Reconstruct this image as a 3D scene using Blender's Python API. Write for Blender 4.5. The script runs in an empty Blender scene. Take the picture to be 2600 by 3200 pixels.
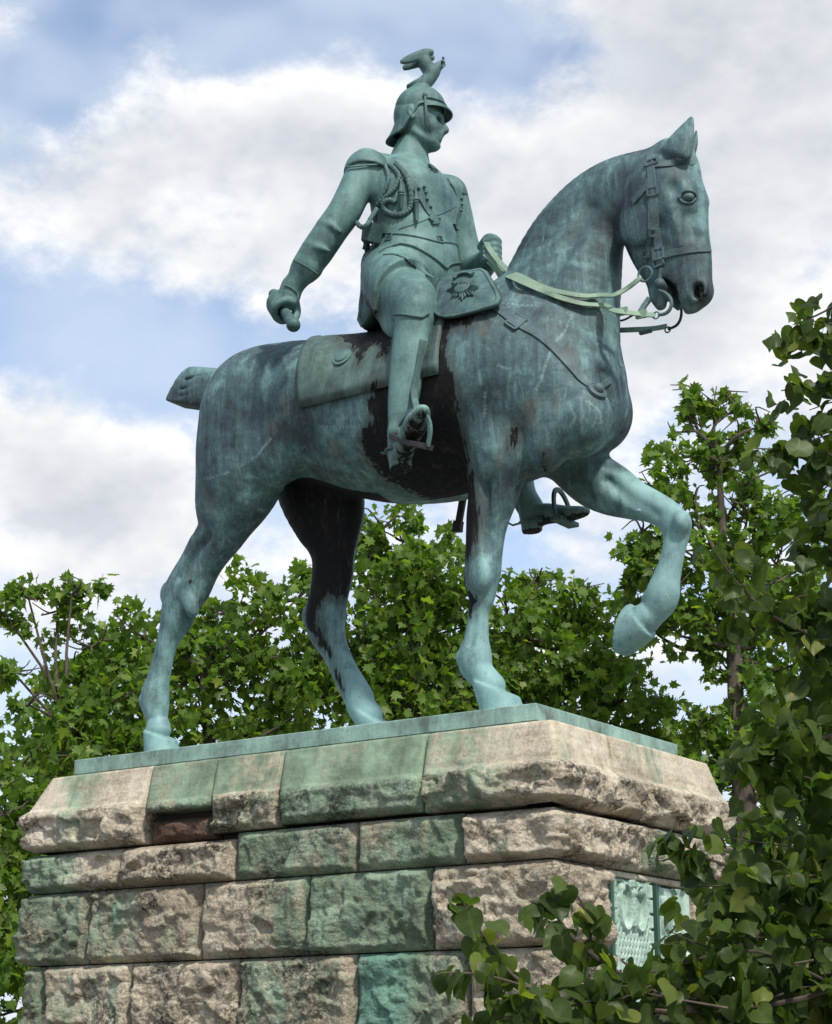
import bpy, bmesh, math, random
import numpy as np
from mathutils import Vector, Matrix, Quaternion
from mathutils.bvhtree import BVHTree

# ---------------------------------------------------------------- camera
scene = bpy.context.scene
COL = scene.collection
cam_data = bpy.data.cameras.new('camera')
cam = bpy.data.objects.new('camera', cam_data)
COL.objects.link(cam)
scene.camera = cam
CAM = Vector((6.263, -10.422, -2.300))
PITCH = math.radians(16.6)
VIEW = Vector((-math.cos(math.radians(55.24)), math.sin(math.radians(55.24)), 0))
look = VIEW * math.cos(PITCH) + Vector((0, 0, 1)) * math.sin(PITCH)
cam.location = CAM
cam.rotation_euler = look.to_track_quat('-Z', 'Y').to_euler()
cam_data.sensor_fit = 'VERTICAL'
cam_data.sensor_height = 24.0
cam_data.lens = 24.0 * 1855.0 / 1024.0
cam_data.clip_start = 0.1
cam_data.clip_end = 3000.0

# ---------------------------------------------------------------- world: sky with broken cumulus
SUN_EL = math.radians(50)
SUN_DIR = Vector((0.76, -0.50, 0)).normalized() * math.cos(SUN_EL) + Vector((0, 0, math.sin(SUN_EL)))
world = bpy.data.worlds.new('World')
scene.world = world
world.use_nodes = True
wt = world.node_tree
world.cycles.sampling_method = 'MANUAL'; world.cycles.sample_map_resolution = 512
bg = wt.nodes['Background']
bg.inputs['Strength'].default_value = 0.15
def wn(kind, **kw):
    n = wt.nodes.new(kind)
    for k, v in kw.items(): setattr(n, k, v)
    return n
def wm(op, a, b=None, c=None, clamp=False):
    n = wn('ShaderNodeMath', operation=op, use_clamp=clamp)
    for i, v in enumerate((a, b, c)):
        if v is None: continue
        if isinstance(v, (int, float)): n.inputs[i].default_value = v
        else: wt.links.new(v, n.inputs[i])
    return n.outputs[0]
def wstep(v, a, b):
    n = wn('ShaderNodeMapRange', interpolation_type='SMOOTHSTEP')
    n.inputs['From Min'].default_value = a; n.inputs['From Max'].default_value = b
    wt.links.new(v, n.inputs['Value']); return n.outputs['Result']
def wmix(f, a, b):
    n = wn('ShaderNodeMix', data_type='RGBA')
    wt.links.new(f, n.inputs[0])
    for i, v in ((6, a), (7, b)):
        if isinstance(v, tuple): n.inputs[i].default_value = (*v, 1)
        else: wt.links.new(v, n.inputs[i])
    return n.outputs[2]
sky = wn('ShaderNodeTexSky', sky_type='NISHITA', sun_disc=False)
sky.sun_elevation = SUN_EL
sky.sun_rotation = math.atan2(SUN_DIR.x, SUN_DIR.y)
sky.air_density = 1.0; sky.dust_density = 1.6; sky.ozone_density = 1.2
dirv = wn('ShaderNodeTexCoord').outputs['Generated']
sep = wn('ShaderNodeSeparateXYZ'); wt.links.new(dirv, sep.inputs[0])
az = wm('ARCTAN2', sep.outputs[1], sep.outputs[0]); el = wm('ARCSINE', sep.outputs[2])
def wnoise(scale, detail, rough, off=(0, 0, 0), dist=0.0, sc=(1, 1, 1.5)):
    mp = wn('ShaderNodeMapping'); mp.inputs['Scale'].default_value = sc; mp.inputs['Location'].default_value = off
    wt.links.new(dirv, mp.inputs['Vector'])
    n = wn('ShaderNodeTexNoise'); n.inputs['Scale'].default_value = scale; n.inputs['Detail'].default_value = detail
    n.inputs['Roughness'].default_value = rough; n.inputs['Distortion'].default_value = dist
    wt.links.new(mp.outputs[0], n.inputs['Vector']); return n.outputs['Fac']
cl = wm('ADD', wm('MULTIPLY', wnoise(5.5, 2, 0.5, (1.3, 0.4, 2.1)), 0.55), wm('MULTIPLY', wnoise(17.0, 6, 0.62, (0.2, 4.4, 0.9)), 0.45))
cl2 = wm('ADD', wm('MULTIPLY', wnoise(5.5, 2, 0.5, (1.3, 0.4, 2.135)), 0.55), wm('MULTIPLY', wnoise(17.0, 3, 0.62, (0.2, 4.4, 0.92)), 0.45))
# the cloud banks of the day, as azimuth / elevation ellipses
BANKS = [((2.4032, 0.4506), 0.075, 0.050, 0.16), ((2.3048, 0.4749), 0.090, 0.060, 0.16), ((2.2431, 0.5021), 0.080, 0.045, 0.14), ((2.3080, 0.4171), 0.090, 0.040, 0.14), ((2.0138, 0.4504), 0.19, 0.15, 0.22),
         ((2.1072, 0.4041), 0.12, 0.08, 0.16), ((1.9779, 0.5357), 0.12, 0.08, 0.17), ((2.4094, 0.5326), 0.08, 0.05, 0.03), ((2.1915, 0.5494), 0.04, 0.04, 0.03), ((2.3890, 0.3187), 0.09, 0.045, 0.10), ((2.3555, 0.2824), 0.12, 0.06, 0.16), ((2.2244, 0.4046), 0.10, 0.05, 0.08),
         ((2.3873, 0.4974), 0.10, 0.036, -0.20), ((2.3193, 0.5425), 0.10, 0.035, -0.13), ((2.3037, 0.4463), 0.055, 0.022, -0.18), ((2.2411, 0.5413), 0.09, 0.045, -0.20), ((2.3990, 0.3911), 0.10, 0.05, -0.16), ((2.3066, 0.3817), 0.14, 0.04, -0.12), ((2.1507, 0.5371), 0.04, 0.05, -0.16), ((2.0806, 0.5473), 0.06, 0.03, -0.10), ((2.0811, 0.5304), 0.05, 0.03, -0.04), ((2.0391, 0.3174), 0.09, 0.04, -0.10)]
dens = cl; dens2 = cl2
for (a0, e0), ra, re, wgt in BANKS:
    q = wm('ADD', wm('POWER', wm('ABSOLUTE', wm('DIVIDE', wm('SUBTRACT', az, a0), ra)), 2.0), wm('POWER', wm('ABSOLUTE', wm('DIVIDE', wm('SUBTRACT', el, e0), re)), 2.0))
    b_ = wm('MULTIPLY', wm('EXPONENT', wm('MULTIPLY', q, -1.0)), wgt)
    dens = wm('ADD', dens, b_)
    dens2 = wm('ADD', dens2, b_)
cover = wstep(dens, 0.49, 0.67)
thick = wstep(dens, 0.58, 0.86)
lit = wm('MULTIPLY_ADD', wm('SUBTRACT', cl, cl2), 5.5, 0.55, clamp=True)
white = wmix(lit, (3.5, 3.68, 3.95), (5.3, 5.3, 5.3))
grey = wmix(lit, (2.95, 3.13, 3.40), (3.85, 3.98, 4.15))
cloud = wmix(thick, white, grey)
hazed = wmix(wstep(el, 0.30, 0.02), sky.outputs[0], (4.0, 4.3, 4.8))
veil = wmix(wm('MULTIPLY', wstep(wnoise(7.0, 3, 0.6, (5.2, 0.1, 3.0)), 0.28, 0.66), 0.66), hazed, (3.45, 3.9, 4.55))
cloud = wmix(wstep(el, 0.22, 0.03), cloud, (4.6, 4.7, 4.85))
final = wmix(cover, veil, cloud)
wt.links.new(final, bg.inputs['Color'])

# ---------------------------------------------------------------- sun (through thin cloud) and exposure
sun_data = bpy.data.lights.new('sun', 'SUN')
sun_data.energy = 3.2; sun_data.angle = math.radians(4.0); sun_data.color = (1.0, 0.95, 0.87)
sun = bpy.data.objects.new('sun', sun_data); COL.objects.link(sun)
sun.rotation_euler = (-SUN_DIR).to_track_quat('-Z', 'Y').to_euler()
vs = scene.view_settings
vs.view_transform = 'Standard'; vs.look = 'None'; vs.exposure = 0.50; vs.gamma = 1.0; vs.use_curve_mapping = False
scene.render.film_transparent = False

# ---------------------------------------------------------------- helpers
def link(o, parent=None):
    COL.objects.link(o)
    if parent is not None:
        o.parent = parent
        if parent.type == 'EMPTY':
            o.matrix_parent_inverse = Matrix.Translation(-parent.location)
    return o

def tag(o, label=None, cat=None, group=None, kind=None):
    if label: o['label'] = label
    if cat: o['category'] = cat
    if group: o['group'] = group
    if kind: o['kind'] = kind
    return o

def empty(name, loc=(0, 0, 0), parent=None):
    o = bpy.data.objects.new(name, None)
    o.location = loc
    return link(o, parent)

def mesh_obj(name, verts, faces, mat=None, parent=None, smooth=True):
    me = bpy.data.meshes.new(name)
    if isinstance(verts, np.ndarray):
        verts = verts.tolist()
    if isinstance(faces, np.ndarray):
        faces = faces.tolist()
    me.from_pydata(verts, [], faces)
    me.validate()
    if smooth:
        me.polygons.foreach_set('use_smooth', [True] * len(me.polygons))
    if mat: me.materials.append(mat)
    o = bpy.data.objects.new(name, me)
    return link(o, parent)

def fix_normals(o):
    bm = bmesh.new(); bm.from_mesh(o.data)
    bmesh.ops.recalc_face_normals(bm, faces=bm.faces)
    bm.to_mesh(o.data); bm.free()
    return o

V3 = lambda p: np.asarray(p, dtype=np.float64)

def spline(pts, n=6, closed=False):
    """Catmull-Rom through rows of pts (any dimension), n samples per span."""
    P = np.asarray(pts, dtype=np.float64)
    if len(P) < 3 and not closed:
        t = np.linspace(0, 1, n + 1)[:, None]
        return P[0] * (1 - t) + P[-1] * t
    m = len(P)
    out = []
    spans = m if closed else m - 1
    for i in range(spans):
        if closed:
            p0, p1, p2, p3 = P[(i - 1) % m], P[i], P[(i + 1) % m], P[(i + 2) % m]
        else:
            p1, p2 = P[i], P[i + 1]
            p0 = P[i - 1] if i > 0 else 2 * p1 - p2
            p3 = P[i + 2] if i + 2 < m else 2 * p2 - p1
        for k in range(n):
            t = k / n
            out.append(0.5 * ((2 * p1) + (-p0 + p2) * t + (2 * p0 - 5 * p1 + 4 * p2 - p3) * t * t
                              + (-p0 + 3 * p1 - 3 * p2 + p3) * t ** 3))
    if not closed:
        out.append(P[-1])
    return np.array(out)

# ---- value noise in numpy (for stains and rock faces)
def _hash(ix, iy, iz, seed):
    h = (ix * 374761393 + iy * 668265263 + iz * 2147483647 + seed * 1274126177) & 0xffffffff
    h = ((h ^ (h >> 13)) * 1274126177) & 0xffffffff
    h = h ^ (h >> 16)
    return (h & 0xffff) / 65535.0

def vnoise(p, scale=1.0, seed=0):
    q = np.asarray(p, dtype=np.float64) * scale
    i = np.floor(q).astype(np.int64); f = q - i
    u = f * f * (3 - 2 * f)
    r = 0
    for dx in (0, 1):
        for dy in (0, 1):
            for dz in (0, 1):
                w = (u[:, 0] if dx else 1 - u[:, 0]) * (u[:, 1] if dy else 1 - u[:, 1]) * (u[:, 2] if dz else 1 - u[:, 2])
                r = r + w * _hash(i[:, 0] + dx, i[:, 1] + dy, i[:, 2] + dz, seed)
    return r

def fbm(p, scale=1.0, octaves=4, seed=0, gain=0.5):
    r = 0; a = 1; tot = 0
    for o in range(octaves):
        r = r + a * vnoise(p, scale * 2 ** o, seed + o * 17)
        tot += a; a *= gain
    return r / tot

def facets(p, scale, seed=0, tilt=1.0):
    """broken-rock relief: every jittered cell is a tilted plane, so neighbours meet in sharp arrises"""
    q = np.asarray(p, dtype=np.float64) * scale
    i0 = np.floor(q).astype(np.int64)
    best = np.full(len(q), 1e9); out = np.zeros(len(q))
    for dx in (-1, 0, 1):
        for dy in (-1, 0, 1):
            for dz in (-1, 0, 1):
                c = i0 + np.array([dx, dy, dz])
                hs = [_hash(c[:, 0], c[:, 1], c[:, 2], seed + k) for k in range(7)]
                fpt = c + np.stack(hs[:3], 1)
                v = q - fpt; d = (v ** 2).sum(1)
                t = (np.stack(hs[3:6], 1) - 0.5) * 2 * tilt
                hgt = hs[6] - 0.5 + (v * t).sum(1)
                m = d < best
                best = np.where(m, d, best); out = np.where(m, hgt, out)
    return out

def smoothstep(a, b, x):
    t = np.clip((x - a) / (b - a), 0, 1)
    return t * t * (3 - 2 * t)

def poly_sdf(px, pz, poly):
    """signed distance (negative inside) of points to a polygon in a plane."""
    poly = np.asarray(poly, dtype=np.float64)
    d = np.full(px.shape, 1e9); inside = np.zeros(px.shape, bool)
    n = len(poly)
    for i in range(n):
        ax, az = poly[i]; bx, bz = poly[(i + 1) % n]
        ex, ez = bx - ax, bz - az
        t = np.clip(((px - ax) * ex + (pz - az) * ez) / (ex * ex + ez * ez + 1e-12), 0, 1)
        d = np.minimum(d, np.hypot(px - ax - t * ex, pz - az - t * ez))
        c = ((az > pz) != (bz > pz)) & (px < (bx - ax) * (pz - az) / (bz - az + 1e-12) + ax)
        inside ^= c
    return np.where(inside, -d, d)

# ---- implicit modelling: smooth unions of tapered tubes and ellipsoids, meshed with surface nets
class Field:
    def __init__(self, lo, hi, h):
        self.h = h
        self.lo = np.array(lo, dtype=np.float64)
        self.n = np.ceil((np.array(hi) - self.lo) / h).astype(int) + 1
        self.D = np.full(self.n, 0.4, dtype=np.float32)
        self.ax = [(self.lo[i] + h * np.arange(self.n[i])).astype(np.float32) for i in range(3)]

    def box(self, lo, hi):
        sl = []
        for i in range(3):
            a = max(0, int(math.floor((lo[i] - self.lo[i]) / self.h)))
            b = min(self.n[i], int(math.ceil((hi[i] - self.lo[i]) / self.h)) + 1)
            if b <= a: return None
            sl.append(slice(a, b))
        return tuple(sl)

    def grid(self, sl):
        return (self.ax[0][sl[0]][:, None, None], self.ax[1][sl[1]][None, :, None], self.ax[2][sl[2]][None, None, :])

    def merge(self, sl, d, k, sub=False):
        D = self.D[sl]
        if sub:
            d = -d
            if k > 0:
                hh = np.clip(0.5 - 0.5 * (d - D) / k * -1, 0, 1)
                m = np.maximum(D, d); e = np.maximum(k - np.abs(D - d), 0) / k
                self.D[sl] = m + e * e * k * 0.25
            else:
                self.D[sl] = np.maximum(D, d)
        else:
            if k > 0:
                m = np.minimum(D, d); e = np.maximum(k - np.abs(D - d), 0) / k
                self.D[sl] = m - e * e * k * 0.25
            else:
                self.D[sl] = np.minimum(D, d)

    def tube(self, secs, k=0.05, n=5, sub=False, lat=(0, 1, 0), interp=True, clip=()):
        """secs: [(centre, in-plane radius, lateral radius), ...]"""
        rows = np.array([list(c) + [a, b] for c, a, b in secs], dtype=np.float64)
        S = spline(rows, n) if interp and len(rows) > 2 else spline(rows, n) if len(rows) == 2 else rows
        S[:, 3:] = np.maximum(S[:, 3:], 0.004)
        rmax = S[:, 3:].max(axis=1)
        lat = V3(lat)
        # one merged distance for the whole tube, evaluated span by span
        lo = (S[:, :3] - rmax[:, None]).min(0) - k - 0.06
        hi = (S[:, :3] + rmax[:, None]).max(0) + k + 0.06
        sl0 = self.box(lo, hi)
        if sl0 is None: return
        T = np.full(self.D[sl0].shape, 0.4, dtype=np.float32)
        for i in range(len(S) - 1):
            p0, p1 = S[i, :3], S[i + 1, :3]
            ra = max(rmax[i], rmax[i + 1]) + k + 0.05
            sl = self.box(np.minimum(p0, p1) - ra, np.maximum(p0, p1) + ra)
            if sl is None: continue
            sl = tuple(slice(max(sl[j].start, sl0[j].start), min(sl[j].stop, sl0[j].stop)) for j in range(3))
            X, Y, Z = self.grid(sl)
            seg = p1 - p0; L2 = seg @ seg + 1e-12
            t = np.clip(((X - p0[0]) * seg[0] + (Y - p0[1]) * seg[1] + (Z - p0[2]) * seg[2]) / L2, 0, 1)
            qx = X - p0[0] - t * seg[0]; qy = Y - p0[1] - t * seg[1]; qz = Z - p0[2] - t * seg[2]
            T0 = S[min(i + 2, len(S) - 1), :3] - S[max(i - 1, 0), :3]
            T0 = T0 / (np.linalg.norm(T0) + 1e-12)
            l = lat - (lat @ T0) * T0; l = l / (np.linalg.norm(l) + 1e-9)
            nn = np.cross(T0, l)
            u = qx * nn[0] + qy * nn[1] + qz * nn[2]
            v = qx * l[0] + qy * l[1] + qz * l[2]
            w = qx * T0[0] + qy * T0[1] + qz * T0[2]
            a = S[i, 3] + t * (S[i + 1, 3] - S[i, 3]); b = S[i, 4] + t * (S[i + 1, 4] - S[i, 4])
            m = np.minimum(a, b)
            k0 = np.sqrt((u / a) ** 2 + (v / b) ** 2 + (w / m) ** 2)
            k1 = np.sqrt((u / (a * a)) ** 2 + (v / (b * b)) ** 2 + (w / (m * m)) ** 2) + 1e-9
            d = np.where(k0 < 0.2, (k0 - 1) * m, k0 * (k0 - 1) / k1)
            sub_sl = tuple(slice(sl[j].start - sl0[j].start, sl[j].stop - sl0[j].start) for j in range(3))
            T[sub_sl] = np.minimum(T[sub_sl], d)
        T = self.clipped(sl0, T, clip)
        self.merge(sl0, T, k, sub)

    def clipped(self, sl, T, clip):
        X, Y, Z = self.grid(sl)
        for p, n in clip:
            n = V3(n); n = n / np.linalg.norm(n)
            T = np.maximum(T, ((X - p[0]) * n[0] + (Y - p[1]) * n[1] + (Z - p[2]) * n[2]).astype(np.float32))
        return T

    def ell(self, c, r, k=0.05, rot=None, sub=False, clip=()):
        """ellipsoid; rot = (x_axis, y_axis) vectors or euler degrees"""
        c = V3(c); r = V3(r)
        R = np.eye(3)
        if rot is not None:
            R = np.array(Matrix.Rotation(0, 3, 'X').to_3x3())
            from mathutils import Euler
            R = np.array(Euler([math.radians(x) for x in rot]).to_matrix())
        ext = np.abs(R) @ r + k + 0.05
        sl = self.box(c - ext, c + ext)
        if sl is None: return
        X, Y, Z = self.grid(sl)
        X = X - c[0]; Y = Y - c[1]; Z = Z - c[2]
        u = (X * R[0, 0] + Y * R[1, 0] + Z * R[2, 0])
        v = (X * R[0, 1] + Y * R[1, 1] + Z * R[2, 1])
        w = (X * R[0, 2] + Y * R[1, 2] + Z * R[2, 2])
        k0 = np.sqrt((u / r[0]) ** 2 + (v / r[1]) ** 2 + (w / r[2]) ** 2)
        k1 = np.sqrt((u / r[0] ** 2) ** 2 + (v / r[1] ** 2) ** 2 + (w / r[2] ** 2) ** 2) + 1e-9
        d = np.where(k0 < 0.2, (k0 - 1) * r.min(), k0 * (k0 - 1) / k1)
        d = self.clipped(sl, d, clip)
        self.merge(sl, d, k, sub)

    def half(self, p, n, k=0.0):
        """cut away everything on the side the normal points to"""
        n = V3(n); n = n / np.linalg.norm(n)
        sl = tuple(slice(0, m) for m in self.n)
        X, Y, Z = self.grid(sl)
        d = (X - p[0]) * n[0] + (Y - p[1]) * n[1] + (Z - p[2]) * n[2]
        self.D = np.maximum(self.D, d.astype(np.float32))

    def mesh(self, smooth=1):
        D = self.D
        s = D < 0
        n = self.n
        c = np.zeros(n - 1, dtype=np.int8)
        for dx in (0, 1):
            for dy in (0, 1):
                for dz in (0, 1):
                    c += s[dx:n[0] - 1 + dx, dy:n[1] - 1 + dy, dz:n[2] - 1 + dz]
        act = (c > 0) & (c < 8)
        idx = -np.ones(act.shape, dtype=np.int64)
        cells = np.argwhere(act)
        idx[act] = np.arange(len(cells))
        acc = np.zeros((len(cells), 3)); cnt = np.zeros(len(cells))
        corners = [(a, b, g) for a in (0, 1) for b in (0, 1) for g in (0, 1)]
        vals = {q: D[cells[:, 0] + q[0], cells[:, 1] + q[1], cells[:, 2] + q[2]].astype(np.float64) for q in corners}
        for a in corners:
            for axis in range(3):
                if a[axis] == 1: continue
                b = list(a); b[axis] = 1; b = tuple(b)
                va, vb = vals[a], vals[b]
                m = (va < 0) != (vb < 0)
                t = np.where(m, va / (va - vb + 1e-20), 0)
                pt = np.zeros((len(cells), 3)); pt[:] = a; pt[:, axis] = t
                acc += pt * m[:, None]; cnt += m
        vert = self.lo + (cells + acc / np.maximum(cnt, 1)[:, None]) * self.h
        faces = []
        for axis in range(3):
            o1, o2 = [(1, 2), (2, 0), (0, 1)][axis]
            sa = [slice(1, -1)] * 3; sa[axis] = slice(0, n[axis] - 1)
            sb = [slice(1, -1)] * 3; sb[axis] = slice(1, n[axis])
            A, B = s[tuple(sa)], s[tuple(sb)]
            for flip in (False, True):
                e = np.argwhere((A & ~B) if not flip else (~A & B))
                if not len(e): continue
                e = e + 1; e[:, axis] -= 1
                def cell(d1, d2):
                    q = e.copy(); q[:, o1] += d1; q[:, o2] += d2
                    return idx[q[:, 0], q[:, 1], q[:, 2]]
                quad = np.stack([cell(-1, -1), cell(0, -1), cell(0, 0), cell(-1, 0)], axis=1)
                faces.append(quad[:, ::-1] if flip else quad)
        F = np.concatenate(faces)
        F = F[(F >= 0).all(axis=1)]
        for _ in range(smooth):
            E = np.concatenate([F[:, [0, 1]], F[:, [1, 2]], F[:, [2, 3]], F[:, [3, 0]]])
            s1 = np.zeros_like(vert); c1 = np.zeros(len(vert))
            for j in range(3):
                s1[:, j] = np.bincount(E[:, 0], vert[E[:, 1], j], len(vert)) + np.bincount(E[:, 1], vert[E[:, 0], j], len(vert))
            c1 = np.bincount(E[:, 0], minlength=len(vert)) + np.bincount(E[:, 1], minlength=len(vert))
            vert = 0.5 * vert + 0.5 * s1 / np.maximum(c1, 1)[:, None]
        return vert, F

def fast_mesh(name, V, F, mat=None, parent=None, attrs=None, smooth=True):
    me = bpy.data.meshes.new(name)
    V = np.asarray(V, dtype=np.float32); F = np.asarray(F, dtype=np.int32)
    w = F.shape[1]
    me.vertices.add(len(V)); me.vertices.foreach_set('co', V.ravel())
    me.loops.add(F.size); me.loops.foreach_set('vertex_index', F.ravel())
    me.polygons.add(len(F))
    me.polygons.foreach_set('loop_start', np.arange(0, F.size, w, dtype=np.int32))
    me.polygons.foreach_set('loop_total', np.full(len(F), w, dtype=np.int32))
    me.update(calc_edges=True)
    if smooth:
        me.polygons.foreach_set('use_smooth', np.ones(len(F), dtype=bool))
    for k, a in (attrs or {}).items():
        at = me.attributes.new(k, 'FLOAT', 'POINT')
        at.data.foreach_set('value', np.asarray(a, dtype=np.float32))
    if mat: me.materials.append(mat)
    o = bpy.data.objects.new(name, me)
    return link(o, parent)

# ---- swept solids
def sweep(path, prof, up=(0, 0, 1), closed=False, caps=True, scale=None, ups=None):
    """sweep a closed 2-D profile [(side, up)] along a 3-D path; returns verts, faces"""
    P = np.asarray(path, dtype=np.float64); n = len(P); m = len(prof)
    V = []; F = []
    for i in range(n):
        if closed: t = P[(i + 1) % n] - P[(i - 1) % n]
        else: t = P[min(i + 1, n - 1)] - P[max(i - 1, 0)]
        t = t / (np.linalg.norm(t) + 1e-12)
        u = V3(ups[i] if ups is not None else up)
        u = u - (u @ t) * t
        if np.linalg.norm(u) < 1e-6: u = np.cross(t, (1, 0, 0.3))
        u /= np.linalg.norm(u)
        s = np.cross(t, u)
        k = 1.0 if scale is None else scale[i]
        for (a, b) in prof:
            V.append(P[i] + s * a * k + u * b * k)
    for i in range(n if closed else n - 1):
        j = (i + 1) % n
        for q in range(m):
            r = (q + 1) % m
            F.append((i * m + q, i * m + r, j * m + r, j * m + q))
    if caps and not closed:
        F.append(tuple(range(m - 1, -1, -1)))
        F.append(tuple((n - 1) * m + q for q in range(m)))
    return V, F

def circ(r, n=8, ry=None):
    ry = r if ry is None else ry
    return [(r * math.cos(2 * math.pi * i / n), ry * math.sin(2 * math.pi * i / n)) for i in range(n)]

def rect(w, t):
    e = min(w, t) * 0.25
    return [(-w + e, -t), (w - e, -t), (w, -t + e), (w, t - e), (w - e, t), (-w + e, t), (-w, t - e), (-w, -t + e)]

class MB:
    """collects shapes for ONE mesh"""
    def __init__(self): self.v = []; self.f = []
    def add(self, V, F):
        o = len(self.v); self.v += [tuple(float(c) for c in p) for p in V]; self.f += [tuple(i + o for i in q) for q in F]; return self
    def sweep(self, *a, **k): return self.add(*sweep(*a, **k))
    def box(self, c, s, R=None):
        V = []
        for z in (-1, 1):
            for y in (-1, 1):
                for x in (-1, 1):
                    q = Vector((x * s[0] / 2, y * s[1] / 2, z * s[2] / 2))
                    V.append(Vector(c) + ((R @ q) if R else q))
        return self.add(V, [(0, 2, 3, 1), (4, 5, 7, 6), (0, 1, 5, 4), (2, 6, 7, 3), (0, 4, 6, 2), (1, 3, 7, 5)])
    def lathe(self, c, axis, prof, n=16):
        """prof [(radius, height along axis)]"""
        ax = Vector(axis).normalized(); a = ax.orthogonal().normalized(); b = ax.cross(a)
        V = []; F = []
        for (r, h) in prof:
            for i in range(n):
                t = 2 * math.pi * i / n
                V.append(Vector(c) + ax * h + (a * math.cos(t) + b * math.sin(t)) * max(r, 1e-4))
        for j in range(len(prof) - 1):
            for i in range(n):
                k = (i + 1) % n
                F.append((j * n + i, j * n + k, (j + 1) * n + k, (j + 1) * n + i))
        F.append(tuple(range(n - 1, -1, -1))); F.append(tuple((len(prof) - 1) * n + i for i in range(n)))
        return self.add(V, F)
    def build(self, name, mat, parent=None, smooth=True):
        o = mesh_obj(name, self.v, self.f, mat, parent, smooth)
        fix_normals(o)
        if smooth: o.data.set_sharp_from_angle(angle=math.radians(42))
        return o

def arc(c, ax1, ax2, r, a0=0, a1=360, n=20):
    c, ax1, ax2 = V3(c), V3(ax1), V3(ax2)
    return [c + r * (ax1 * math.cos(math.radians(a0 + (a1 - a0) * i / n)) + ax2 * math.sin(math.radians(a0 + (a1 - a0) * i / n))) for i in range(n + 1)]

# ---------------------------------------------------------------- material helpers
def ramp(nt, stops, interp='LINEAR'):
    n = nt.nodes.new('ShaderNodeValToRGB')
    cr = n.color_ramp; cr.interpolation = interp
    while len(cr.elements) < len(stops): cr.elements.new(0.5)
    for e, (p, c) in zip(cr.elements, stops):
        e.position = p; e.color = (c[0], c[1], c[2], 1) if not isinstance(c, (int, float)) else (c, c, c, 1)
    return n

def noise(nt, vec, scale, detail=4, rough=0.55, dist=0.0):
    n = nt.nodes.new('ShaderNodeTexNoise')
    n.inputs['Scale'].default_value = scale; n.inputs['Detail'].default_value = detail
    n.inputs['Roughness'].default_value = rough; n.inputs['Distortion'].default_value = dist
    nt.links.new(vec, n.inputs['Vector'])
    return n.outputs['Fac']

def mapping(nt, vec, scale=(1, 1, 1), loc=(0, 0, 0)):
    n = nt.nodes.new('ShaderNodeMapping')
    n.inputs['Scale'].default_value = scale; n.inputs['Location'].default_value = loc
    nt.links.new(vec, n.inputs['Vector'])
    return n.outputs['Vector']

def math_node(nt, op, a, b=None, c=None, clamp=False):
    n = nt.nodes.new('ShaderNodeMath'); n.operation = op; n.use_clamp = clamp
    for i, v in enumerate((a, b, c)):
        if v is None: continue
        if isinstance(v, (int, float)): n.inputs[i].default_value = v
        else: nt.links.new(v, n.inputs[i])
    return n.outputs[0]

def mix(nt, fac, a, b, mode='MIX'):
    n = nt.nodes.new('ShaderNodeMix'); n.data_type = 'RGBA'; n.blend_type = mode
    if isinstance(fac, (int, float)): n.inputs[0].default_value = fac
    else: nt.links.new(fac, n.inputs[0])
    for i, v in ((6, a), (7, b)):
        if isinstance(v, tuple): n.inputs[i].default_value = (*v, 1)
        else: nt.links.new(v, n.inputs[i])
    return n.outputs[2]

def step(nt, v, a, b):
    n = nt.nodes.new('ShaderNodeMapRange'); n.interpolation_type = 'SMOOTHSTEP'
    n.inputs['From Min'].default_value = a; n.inputs['From Max'].default_value = b
    nt.links.new(v, n.inputs['Value'])
    return n.outputs['Result']

def attr(nt, name):
    n = nt.nodes.new('ShaderNodeAttribute'); n.attribute_name = name
    return n.outputs['Fac']

def new_mat(name):
    m = bpy.data.materials.new(name); m.use_nodes = True
    nt = m.node_tree
    return m, nt, nt.nodes['Principled BSDF']

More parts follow.
